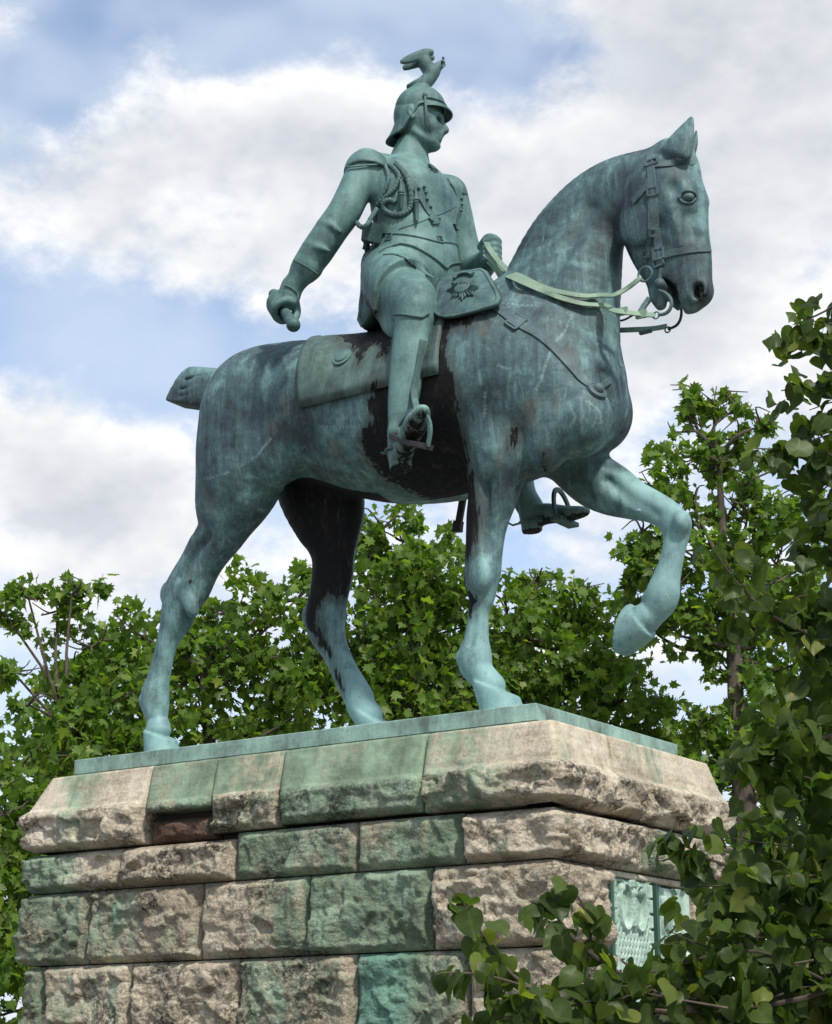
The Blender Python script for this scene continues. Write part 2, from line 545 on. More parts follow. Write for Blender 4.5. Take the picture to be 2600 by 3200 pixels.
# ---------------------------------------------------------------- stone pedestal
def stone_mat(name):
    m, nt, p = new_mat(name)
    tc = nt.nodes.new('ShaderNodeTexCoord').outputs['Object']
    a = noise(nt, tc, 2.2, 5, 0.6); b = noise(nt, tc, 9.0, 6, 0.65); c = noise(nt, tc, 60.0, 4, 0.7)
    bed = noise(nt, mapping(nt, tc, (2.0, 2.0, 26.0)), 1.0, 4, 0.6, 0.3)
    v = math_node(nt, 'ADD', math_node(nt, 'MULTIPLY', a, 0.4), math_node(nt, 'MULTIPLY', b, 0.35))
    v = math_node(nt, 'ADD', v, math_node(nt, 'MULTIPLY', bed, 0.25))
    v = math_node(nt, 'ADD', v, math_node(nt, 'MULTIPLY', math_node(nt, 'SUBTRACT', c, 0.5), 0.48))
    v = math_node(nt, 'ADD', v, math_node(nt, 'MULTIPLY', math_node(nt, 'SUBTRACT', attr(nt, 'shade'), 0.5), 0.22))
    r = ramp(nt, [(0.24, (0.105, 0.090, 0.066)), (0.42, (0.27, 0.228, 0.165)), (0.56, (0.465, 0.408, 0.310)), (0.76, (0.675, 0.610, 0.490))])
    nt.links.new(v, r.inputs[0]); col = r.outputs[0]
    # brown iron staining behind the broken coping stone
    col = mix(nt, math_node(nt, 'MULTIPLY', step(nt, math_node(nt, 'ADD', attr(nt, 'brown'), math_node(nt, 'MULTIPLY', math_node(nt, 'SUBTRACT', b, 0.5), 0.8)), 0.35, 0.75), 0.8), col, (0.090, 0.042, 0.026))
    # copper run-off washed down from the statue
    run = noise(nt, mapping(nt, tc, (9, 9, 1.1)), 1.0, 5, 0.65)
    g = math_node(nt, 'ADD', attr(nt, 'green'), math_node(nt, 'MULTIPLY', math_node(nt, 'SUBTRACT', run, 0.5), 1.25))
    g = math_node(nt, 'ADD', g, math_node(nt, 'MULTIPLY', math_node(nt, 'SUBTRACT', b, 0.5), 1.3))
    g = math_node(nt, 'ADD', g, math_node(nt, 'MULTIPLY', math_node(nt, 'SUBTRACT', noise(nt, mapping(nt, tc, (1, 1, 0.8), (4.0, 1.0, 2.0)), 1.7, 4, 0.6), 0.47), 1.5))
    gm = step(nt, g, 0.22, 0.90)
    gcol = mix(nt, step(nt, noise(nt, tc, 3.1, 4, 0.6), 0.40, 0.65), (0.135, 0.225, 0.150), (0.300, 0.450, 0.330))
    gcol = mix(nt, step(nt, math_node(nt, 'ADD', attr(nt, 'green'), 0.0), 0.92, 1.15), gcol, (0.115, 0.335, 0.270))
    tint = mix(nt, 0.55, gcol, mix(nt, 1.0, gcol, mix(nt, 0.35, col, (0.9, 0.9, 0.9), 'MIX'), 'MULTIPLY'))
    col = mix(nt, math_node(nt, 'MULTIPLY', gm, 0.88), col, tint)
    # soot and lichen: speckle collected in broad patches
    patch = step(nt, noise(nt, mapping(nt, tc, (1, 1, 1), (3.3, 8.1, 0.4)), 2.6, 4, 0.6), 0.43, 0.68)
    speck = step(nt, noise(nt, tc, 26.0, 6, 0.85), 0.44, 0.55)
    soot = math_node(nt, 'MULTIPLY', math_node(nt, 'ADD', math_node(nt, 'MULTIPLY', patch, 0.85), 0.20), speck)
    soot = math_node(nt, 'MULTIPLY', soot, math_node(nt, 'MULTIPLY_ADD', attr(nt, 'rough'), 0.75, 0.25))
    col = mix(nt, math_node(nt, 'MULTIPLY', soot, 0.88), col, (0.030, 0.027, 0.023))
    dstreak = step(nt, noise(nt, mapping(nt, tc, (14, 14, 0.7), (0.7, 5.0, 1.0)), 1.0, 5, 0.6), 0.55, 0.74)
    col = mix(nt, math_node(nt, 'MULTIPLY', dstreak, 0.42), col, (0.085, 0.080, 0.065))
    nt.links.new(col, p.inputs['Base Color'])
    p.inputs['Roughness'].default_value = 0.92; p.inputs['Specular IOR Level'].default_value = 0.2
    bmp = nt.nodes.new('ShaderNodeBump'); bmp.inputs['Strength'].default_value = 0.9; bmp.inputs['Distance'].default_value = 0.022
    vor = nt.nodes.new('ShaderNodeTexVoronoi'); vor.feature = 'F1'; vor.inputs['Scale'].default_value = 26
    nt.links.new(mapping(nt, tc, (1, 1, 1.4)), vor.inputs['Vector'])
    hg = math_node(nt, 'ADD', math_node(nt, 'MULTIPLY', b, 0.9), math_node(nt, 'MULTIPLY', c, 0.55))
    hg = math_node(nt, 'ADD', hg, math_node(nt, 'MULTIPLY', vor.outputs['Distance'], 0.35))
    hg = math_node(nt, 'MULTIPLY', hg, math_node(nt, 'ADD', math_node(nt, 'MULTIPLY', attr(nt, 'rough'), 0.85), 0.15))
    nt.links.new(hg, bmp.inputs['Height']); nt.links.new(bmp.outputs[0], p.inputs['Normal'])
    return m
M_STONE = stone_mat('weathered_limestone')
M_MORTAR, nt, p = new_mat('dark_joint')
p.inputs['Base Color'].default_value = (0.05, 0.045, 0.038, 1); p.inputs['Roughness'].default_value = 1

PL, PW = 4.24, 2.03
pedestal = empty('pedestal', (-2.12, 1.015, -3.9))
tag(pedestal, 'tall pedestal of rock faced limestone blocks stained green by the bronze', 'pedestal')

def perimeter(a, b, O, n=None, spacing=0.018):
    """walk the outline offset by O = (near, front, left, far) from a to b; a, b = (side, coordinate)"""
    near, front, left, far = O
    X0, X1, Y0, Y1 = -PL - left, front, -near, PW + far
    order = {'b': 3, 'l': 0, 'n': 1, 'f': 2}
    def pt(s, c):
        return {'n': (c, Y0), 'f': (X1, c), 'l': (X0, c), 'b': (c, Y1)}[s]
    corners = {('l', 'n'): (X0, Y0), ('n', 'f'): (X1, Y0), ('f', 'b'): (X1, Y1), ('b', 'l'): (X0, Y1)}
    path = [pt(*a)]
    s = a[0]; seq = ['l', 'n', 'f', 'b']
    while s != b[0]:
        nx = seq[(seq.index(s) + 1) % 4]
        path.append(corners[(s, nx)]); s = nx
    path.append(pt(*b))
    return path

def resample(path, counts, round_r=0.05):
    """counts = samples for each leg; returns points and outward normals with rounded corners"""
    out = []; nor = []
    for k, (p, q) in enumerate(zip(path[:-1], path[1:])):
        p, q = np.array(p), np.array(q); d = q - p; L = np.linalg.norm(d); d = d / L
        nn = np.array([d[1], -d[0]])
        for i in range(counts[k] + (1 if k == len(path) - 2 else 0)):
            t = i / counts[k]
            out.append(p + d * L * t); nor.append(nn)
    out, nor = np.array(out), np.array(nor)
    # round corners and blend their normals
    for _ in range(3):
        o2 = out.copy(); n2 = nor.copy()
        o2[1:-1] = 0.25 * out[:-2] + 0.5 * out[1:-1] + 0.25 * out[2:]
        n2[1:-1] = 0.25 * nor[:-2] + 0.5 * nor[1:-1] + 0.25 * nor[2:]
        out, nor = o2, n2
    nor /= np.linalg.norm(nor, axis=1)[:, None]
    return out, nor

BLOCKS = []
def block(a, b, prof, green, shade=0.5, seed=0, amp=1.0, brown=0.0, spacing=0.0155, gap=0.005, greenx=None, chip=0.0, name='stone_block'):
    """prof: list of (z, (near, front, left, far), roughness) from top to bottom of the visible face"""
    # refine the profile
    zs = []; Os = []; Rg = []
    for (z0, O0, r0), (z1, O1, r1) in zip(prof[:-1], prof[1:]):
        L = math.hypot(z1 - z0, O1[0] - O0[0]); n = max(2, int(L / spacing))
        for i in range(n):
            t = i / n
            zs.append(z0 + (z1 - z0) * t); Os.append([u + (v - u) * t for u, v in zip(O0, O1)]); Rg.append(r0 + (r1 - r0) * t)
    zs.append(prof[-1][0]); Os.append(list(prof[-1][1])); Rg.append(prof[-1][2])
    ref = perimeter(a, b, prof[-1][1])
    legs = [max(3, int(math.dist(p, q) / spacing)) for p, q in zip(ref[:-1], ref[1:])]
    rows = []; nrm = []
    for O in Os:
        P, N = resample(perimeter(a, b, O), legs)
        rows.append(P); nrm.append(N)
    nv, nu = len(rows), len(rows[0])
    P3 = np.zeros((nv, nu, 3)); N3 = np.zeros((nv, nu, 3))
    for k in range(nv):
        P3[k, :, :2] = rows[k]; P3[k, :, 2] = zs[k]; N3[k, :, :2] = nrm[k]
    # outward direction leans up on sloping faces
    dz = np.gradient(np.array(zs)); do = np.gradient(np.array([o[0] for o in Os]))
    lean = np.arctan2(do, -dz)
    N3[:, :, :2] *= np.cos(lean)[:, None, None]; N3[:, :, 2] = np.sin(lean)[:, None]
    # distance from the joints (in metres) for the pillowed edge
    su = np.linalg.norm(np.diff(P3[-1], axis=0), axis=1); cu = np.concatenate([[0], np.cumsum(su)])
    sv = np.linalg.norm(np.diff(P3[:, 0], axis=0), axis=1); cv = np.concatenate([[0], np.cumsum(sv)])
    eu = np.minimum(cu, cu[-1] - cu)[None, :]; ev = np.minimum(cv, cv[-1] - cv)[:, None]
    rough = np.array(Rg)[:, None] * np.ones((1, nu))
    flat = P3.reshape(-1, 3)
    sd = flat + np.array([seed * 3.17, seed * 1.31, 0])
    warp = np.stack([fbm(sd, 3.0, 2, 1), fbm(sd, 3.0, 2, 2), fbm(sd, 3.0, 2, 3)], 1) - 0.5
    q = sd + warp * 0.22
    rid = 1 - np.abs(fbm(q * np.array([1, 1, 1.7]), 3.2, 4, 11 + seed) * 2 - 1) * 1.9
    big = fbm(q, 2.0, 3, 5 + seed)
    det = fbm(sd, 16.0, 3, 31)
    fa = facets(q * np.array([1, 1, 1.5]), 4.2, 100 + seed, 0.9); fb = facets(q * np.array([1, 1, 1.6]), 10.5, 200 + seed, 1.0)
    dsp = (0.12 * (big - 0.45) + 0.030 * (rid - 0.4) + 0.062 * fa + 0.019 * fb + 0.040 * (det - 0.5) + 0.020 * (fbm(sd, 40.0, 2, 37) - 0.5)).reshape(nv, nu) * amp * 0.78
    edge = np.minimum(smoothstep(0, 0.055, eu) * np.ones_like(ev), smoothstep(0, 0.05, ev))
    dsp = rough * (edge * (0.055 * amp + dsp) - 0.022 * (1 - edge)) + (1 - rough) * (0.004 * (det.reshape(nv, nu) - 0.5) - 0.010 * (1 - smoothstep(0, 0.02, eu)))
    if chip:
        cz = fbm(np.stack([cu * 3 + seed, cu * 0, cu * 0], 1), 1.6, 3, 3)[None, :]
        low = smoothstep(cv[-1] - chip * (0.6 + cz), cv[-1], cv[:, None] * np.ones((1, nu)))
        dsp = dsp - 0.10 * low * (0.5 + cz)
    P3 = P3 + N3 * dsp[:, :, None]
    # joint gap
    V = P3.reshape(-1, 3).tolist(); F = []
    for k in range(nv - 1):
        for i in range(nu - 1):
            F.append((k * nu + i, (k + 1) * nu + i, (k + 1) * nu + i + 1, k * nu + i + 1))
    border = [i for i in range(nu)] + [k * nu + nu - 1 for k in range(1, nv)] + [(nv - 1) * nu + i for i in range(nu - 2, -1, -1)] + [k * nu for k in range(nv - 2, 0, -1)]
    cen = np.array([-2.12, 1.015, 0]); n0 = len(V)
    inner = [min(max(0.0, 0.0), 1.0)]
    Nf = N3.reshape(-1, 3)
    for bI in border:
        p0 = np.array(V[bI]); V.append((p0 - np.array([Nf[bI][0], Nf[bI][1], 0]) * 0.20).tolist())
    kb = len(border)
    for i in range(kb):
        j = (i + 1) % kb
        F.append((border[i], border[j], n0 + j, n0 + i))
    F.append(tuple(n0 + i for i in range(kb)))
    # shrink slightly for the joint
    V = np.array(V); c0 = V.mean(0)
    size = V.max(0) - V.min(0)
    V = c0 + (V - c0) * (1 - 2 * gap / np.maximum(size, 0.05))
    G = np.full(len(V), green, dtype=float)
    if greenx is not None: G = np.array([greenx(px, py, pz) for px, py, pz in V])
    o = mesh_obj(name, V, F, M_STONE, pedestal)
    R = np.concatenate([rough.ravel(), np.ones(kb)])
    for nm, arr in (('green', G), ('shade', np.full(len(V), shade)), ('rough', R), ('brown', np.full(len(V), brown))):
        at_ = o.data.attributes.new(nm, 'FLOAT', 'POINT'); at_.data.foreach_set('value', np.asarray(arr, dtype=np.float32))
    return o

OT, OL, OB = (0.14, 0.20, 0.10, 0.10), (0.20, 0.25, 0.27, 0.24), (0.205, 0.255, 0.275, 0.245)
def coping_prof(zr=-0.45, zb=-0.695): return [(-0.128, (0.05, 0.06, 0.04, 0.04), 0.0), (-0.150, OT, 0.0), (zr, OL, 0.1), (zr - 0.05, OB, 1.0), (zb, (0.185, 0.235, 0.255, 0.225), 1.0)]
# coping stones
block(('l', 1.1), ('n', -3.30), coping_prof(-0.41, -0.735), 0.15, 0.80, 1, greenx=lambda X, Y, Z: 0.55 * math.exp(-((X + 4.0) / 0.22) ** 2) + (0.15 if X > -3.9 else 0.05))
block(('n', -3.285), ('n', -2.655), coping_prof(-0.43, -0.55), 0.80, 0.5, 2, amp=0.7, chip=0.05)
block(('n', -2.645), ('n', -2.025), coping_prof(-0.42, -0.70), 0.55, 0.62, 3, greenx=lambda X, Y, Z: 0.72 if Z > -0.42 else 0.45)
block(('n', -2.015), ('n', -0.795), coping_prof(-0.42, -0.685), 0.95, 0.62, 4, amp=0.6)
block(('n', -0.785), ('f', 0.60), coping_prof(-0.41, -0.695), 0.2, 0.80, 5, amp=1.15, greenx=lambda X, Y, Z: (0.20 + 0.50 * smoothstep(0.05, -0.45, X) if Y < 0.0 else 0.10))
block(('f', 0.61), ('f', 1.02), coping_prof(-0.41, -0.69), 0.25, 0.72, 6, amp=0.8)
block(('f', 1.03), ('b', -0.6), coping_prof(-0.41, -0.70), 0.30, 0.82, 7, greenx=lambda X, Y, Z: 0.40 if Z > -0.42 and Y < 1.7 else 0.05)
block(('b', -0.61), ('b', -2.4), coping_prof(), 0.2, 0.6, 8, spacing=0.06)
block(('b', -2.41), ('l', 1.11), coping_prof(), 0.2, 0.6, 9, spacing=0.06)
# rubble core seen where the second coping stone has broken off
OM = (0.135, 0.18, 0.20, 0.17)
block(('n', -3.28), ('n', -2.66), [(-0.56, OM, 1.0), (-0.735, OM, 1.0)], 0.0, 0.1, 41, amp=0.7, brown=0.9)

# walls below
OA = (0.175, 0.225, 0.25, 0.215)
def wall(z0, z1, O=OA): return [(z0, O, 1.0), (z1, O, 1.0)]
A0, A1, B1, C1 = -0.745, -1.045, -1.585, -2.14
block(('l', 1.3), ('n', -3.50), wall(A0, A1), 0.4, 0.75, 10, greenx=lambda X, Y, Z: 0.75 * smoothstep(-3.75, -4.1, X) + 0.1)
block(('n', -3.49), ('n', -2.425), wall(A0, A1), 0.1, 0.45, 11, amp=1.2, brown=0.0, greenx=lambda X, Y, Z: 0.12)
A0 = -0.705
block(('n', -2.415), ('n', -1.345), wall(A0, A1), 0.78, 0.60, 12, amp=0.65)
block(('n', -1.335), ('n', -0.475), wall(A0, A1), 0.74, 0.40, 13, amp=0.45)
block(('n', -0.465), ('f', 1.00), wall(A0 - 0.01, A1), 0.05, 0.85, 14, amp=1.15)
block(('f', 1.01), ('b', -1.0), wall(A0 - 0.01, A1), 0.42, 0.55, 15)
block(('b', -1.01), ('l', 1.31), wall(A0 - 0.03, A1), 0.3, 0.5, 16, spacing=0.06)
OBB = (0.175, 0.225, 0.27, 0.215)
block(('l', 1.0), ('n', -3.82), wall(A1, B1, OBB), 0.6, 0.55, 17, greenx=lambda X, Y, Z: 0.62)
block(('n', -3.81), ('n', -2.72), wall(A1, B1, OBB), 0.38, 0.42, 18, amp=0.9)
block(('n', -2.71), ('n', -1.75), wall(A1, B1, OBB), 0.3, 0.62, 19, amp=0.75, greenx=lambda X, Y, Z: 0.32 + 0.45 * smoothstep(-2.3, -1.75, X))
block(('n', -1.74), ('n', -0.725), wall(A1, B1, OBB), 0.92, 0.42, 20, amp=0.85)
block(('n', -0.715), ('f', 0.53), wall(A1, B1, OBB), 0.12, 0.60, 21, amp=1.05, greenx=lambda X, Y, Z: 0.30 * smoothstep(-0.35, -0.7, X))
block(('f', 1.76), ('b', -0.7), wall(A1, B1, OBB), 0.05, 0.85, 22)
block(('b', -0.71), ('l', 1.01), wall(A1, B1, OBB), 0.3, 0.5, 23, spacing=0.06)
OC = (0.17, 0.22, 0.21, 0.21)
block(('l', 1.4), ('n', -4.26), wall(B1, C1, OC), 0.55, 0.35, 24)
block(('n', -4.25), ('n', -3.38), wall(B1, C1, OC), 0.22, 0.68, 25, amp=0.9)
block(('n', -3.37), ('n', -2.36), wall(B1, C1, OC), 0.18, 0.66, 26, amp=0.8)
block(('n', -2.35), ('n', -1.34), wall(B1, C1, OC), 0.60, 0.52, 27, amp=0.8)
block(('n', -1.33), ('n', -0.45), wall(B1, C1, OC), 1.05, 0.50, 28, amp=0.9, greenx=lambda X, Y, Z: 1.08 - 0.5 * smoothstep(-1.0, -0.5, X))
block(('n', -0.44), ('f', 0.53), wall(B1, C1, OC), 0.25, 0.62, 29)
block(('f', 1.76), ('b', -0.3), wall(B1, C1, OC), 0.05, 0.8, 30)
block(('b', -0.31), ('l', 1.41), wall(B1, C1, OC), 0.3, 0.5, 31, spacing=0.06)
for k, (z0, z1) in enumerate(((-2.15, -2.72), (-2.73, -3.30), (-3.31, -3.92))):
    xs = [-4.1 + 0.55 * (k % 2), -3.0 + 0.5 * (k % 2), -1.9 + 0.45 * (k % 2), -0.8 + 0.4 * (k % 2)]
    block(('l', 1.2), ('n', xs[0]), wall(z0, z1, OC), 0.4, 0.5, 50 + k * 9, spacing=0.05)
    for i in range(3): block(('n', xs[i] + 0.01), ('n', xs[i + 1]), wall(z0, z1, OC), 0.35, 0.5, 51 + k * 9 + i, spacing=0.05)
    block(('n', xs[3] + 0.01), ('f', 0.9), wall(z0, z1, OC), 0.2, 0.6, 55 + k * 9, spacing=0.05)
    block(('f', 0.91), ('b', -1.0), wall(z0, z1, OC), 0.2, 0.6, 56 + k * 9, spacing=0.05)
    block(('b', -1.01), ('l', 1.21), wall(z0, z1, OC), 0.2, 0.6, 57 + k * 9, spacing=0.06)
mb = MB(); mb.box((-2.12, 1.015, -2.02), (PL + 0.02, PW + 0.02, 3.76)); mb.build('core', M_MORTAR, pedestal, smooth=False)

# ---- bronze relief panels in the front face
def relief_bronze(name):
    m, nt, p = new_mat(name)
    tc = nt.nodes.new('ShaderNodeTexCoord').outputs['Object']
    v = math_node(nt, 'ADD', math_node(nt, 'MULTIPLY', noise(nt, mapping(nt, tc, (6, 6, 1.5)), 1.0, 5, 0.65), 0.6), math_node(nt, 'MULTIPLY', noise(nt, tc, 22, 5, 0.7), 0.4))
    r = ramp(nt, [(0.30, (0.05, 0.10, 0.075)), (0.42, (0.20, 0.31, 0.25)), (0.55, (0.36, 0.48, 0.41)), (0.75, (0.52, 0.62, 0.55))])
    nt.links.new(v, r.inputs[0]); nt.links.new(r.outputs[0], p.inputs['Base Color'])
    p.inputs['Roughness'].default_value = 0.7
    return m
M_RELIEF = relief_bronze('relief_bronze')
M_REVEAL, nt, p = new_mat('dark_green_reveal')
p.inputs['Base Color'].default_value = (0.03, 0.085, 0.06, 1); p.inputs['Roughness'].default_value = 0.7

def scales(u, v, w, h):
    """height of a pattern of overlapping rounded feathers"""
    best = 0.0
    row = math.floor(v / h)
    for k in (0, 1):
        rr = row + k; off = 0.5 * w if rr % 2 else 0.0
        cx = (math.floor((u - off) / w) + 0.5) * w + off; cy = rr * h + h * 0.75
        d = ((u - cx) / (w * 0.52)) ** 2 + ((v - cy) / (h * 1.0)) ** 2
        if d < 1: return (0.45 + 0.55 * (cy - v + h) / (2 * h)) * (1 - d * d) ** 0.5 if k == 0 else max(best, 0.4 * (1 - d * d) ** 0.5)
    return best
def eagle_height(u, v):
    """u across -1..1, v up from 0 (bottom) to 1 (top)"""
    hgt = 0.0
    # wing and body feathers
    inner = min(math.hypot((u + 0.36) / 0.30, (v - 0.80) / 0.16), math.hypot((u - 0.36) / 0.30, (v - 0.80) / 0.16))
    if v < 0.93 and abs(u) < 0.86 and inner > 1.0:
        if v > 0.42: hgt = 0.013 * scales(u, -v, 0.17, 0.052)
        elif abs(u) < 0.28 - 0.15 * (0.42 - v): hgt = 0.014 * scales(u, -v, 0.18, 0.055)
        else: hgt = 0.010 * (0.5 + 0.5 * math.cos(u * 46)) ** 0.6
    # pinion scrolls: raised bands around the open circles
    if 0.86 < inner < 1.18 and v > 0.62: hgt = max(hgt, 0.020 * (1 - ((inner - 1.02) / 0.17) ** 2))
    for s in (-1, 1):
        d = math.hypot((u - s * 0.52) / 0.16, (v - 0.93) / 0.05)
        if d < 1: hgt = max(hgt, 0.022 * math.sqrt(1 - d * d))
    # neck, head and crown
    if abs(u) < 0.13 and 0.66 < v < 0.90: hgt = max(hgt, 0.020 * math.sqrt(1 - (u / 0.13) ** 2) + 0.005 * scales(u, -v, 0.09, 0.03))
    d = math.hypot((u - 0.02) / 0.15, (v - 0.905) / 0.045)
    if d < 1: hgt = max(hgt, 0.030 * math.sqrt(1 - d * d))
    if abs(u) < 0.11 and 0.945 < v < 0.985: hgt = max(hgt, 0.022 + 0.006 * math.cos(u * 60))
    if math.hypot(u / 0.04, (v - 0.992) / 0.016) < 1: hgt = max(hgt, 0.022)
    for s in (-1, 1):     # edge rolls
        d = abs(u - s * 0.93) / 0.06
        if d < 1: hgt = max(hgt, 0.020 * math.sqrt(1 - d * d) * (1.0 if (v * 9) % 1 < 0.82 else 0.55))
    return hgt
def shield_height(u, v):
    hgt = 0.0
    if v > 0.52:
        s = 0.35 - (v - 0.52) * 0.3
        tooth = abs(((v * 11) % 1) - 0.5) * 0.34
        if abs(u - s - 0.1) < 0.06 + tooth: hgt = 0.016
        d = math.hypot((u + 0.42) / 0.42, (v - 0.78) / 0.17)
        if d < 1: hgt = max(hgt, 0.026 * math.sqrt(1 - d * d) * (0.7 + 0.3 * math.sin(u * 30 + v * 40)))
        d = math.hypot((u + 0.5) / 0.36, (v - 0.60) / 0.06)
        if d < 1: hgt = max(hgt, 0.02 * math.sqrt(1 - d * d) * (0.6 + 0.4 * math.cos(u * 24)))
    elif v > 0.49: hgt = 0.012
    else:
        if 0.0 < u < 0.55 and v > 0.18 and abs(u - 0.28) < 0.28 * (1 - ((0.44 - v) / 0.30) ** 4 if v < 0.44 else 1): hgt = 0.020 - (0.010 if (v * 16) % 1 < 0.14 else 0)
        w = 0.22 + abs(((v * 8) % 1) - 0.5) * 0.36
        if abs(u + 0.55) < w: hgt = max(hgt, 0.015 + 0.006 * math.cos(u * 40))
        d = math.hypot((u - 0.72) / 0.22, (v - 0.30) / 0.10)
        if 0.45 < d < 1: hgt = max(hgt, 0.020)
    if abs(u) > 0.93: hgt = max(hgt, 0.018)
    return hgt
def relief_panel(y0, y1, z0, z1, X, fn, name, label, nu, nv, hole=None):
    V = []; F = []
    for k in range(nv + 1):
        for i in range(nu + 1):
            u = i / nu * 2 - 1; v = k / nv
            hgt = fn(u, v)
            if hole and math.hypot((u - hole[0]) / hole[2], (v - hole[1]) / hole[3]) < 1 + 0.25 * math.sin(7 * u + 31 * v): hgt = -0.03
            V.append((X + hgt * 2.3, y0 + (y1 - y0) * i / nu, z0 + (z1 - z0) * v))
    m = nu + 1
    for k in range(nv):
        for i in range(nu): F.append((k * m + i, k * m + i + 1, (k + 1) * m + i + 1, (k + 1) * m + i))
    border = [i for i in range(m)] + [k * m + nu for k in range(1, nv + 1)] + [nv * m + i for i in range(nu - 1, -1, -1)] + [k * m for k in range(nv - 1, 0, -1)]
    n0 = len(V)
    for b_ in border: V.append((X - 0.08, V[b_][1], V[b_][2]))
    kb = len(border)
    for i in range(kb): F.append((border[i], n0 + i, n0 + (i + 1) % kb, border[(i + 1) % kb]))
    o = mesh_obj(name, V, F, M_RELIEF, pedestal); fix_normals(o)
    o['label'] = label
    return o
PX = 0.175
relief_panel(0.60, 1.145, -2.02, -1.10, PX, eagle_height, 'relief_panel', 'pale green bronze relief of a crowned heraldic eagle', 110, 190)
relief_panel(1.235, 1.69, -2.02, -1.115, PX, shield_height, 'relief_panel', 'pale green bronze relief with toothed bands and a shield', 90, 180, hole=(0.22, 0.50, 0.20, 0.075))
for yy in (0.575, 1.215):
    mb = MB(); mb.box((PX - 0.01, yy, -1.565), (0.10, 0.036, 0.93)); mb.build('panel_reveal', M_REVEAL, pedestal, smooth=False)
mb = MB(); mb.box((0.05, 1.15, -1.60), (0.09, 1.22, 1.05)); mb.build('panel_back', M_REVEAL, pedestal, smooth=False)
OPL = (0.17, 0.195, 0.25, 0.2)
block(('f', 0.545), ('f', 1.75), [(-1.05, OPL, 0.15), (-1.095, OPL, 0.15)], 0.12, 0.95, 60, amp=0.2, name='lintel')
block(('f', 0.545), ('f', 1.75), [(-2.03, OPL, 0.4), (-2.14, OPL, 0.4)], 0.12, 0.8, 61, amp=0.4, name='sill')

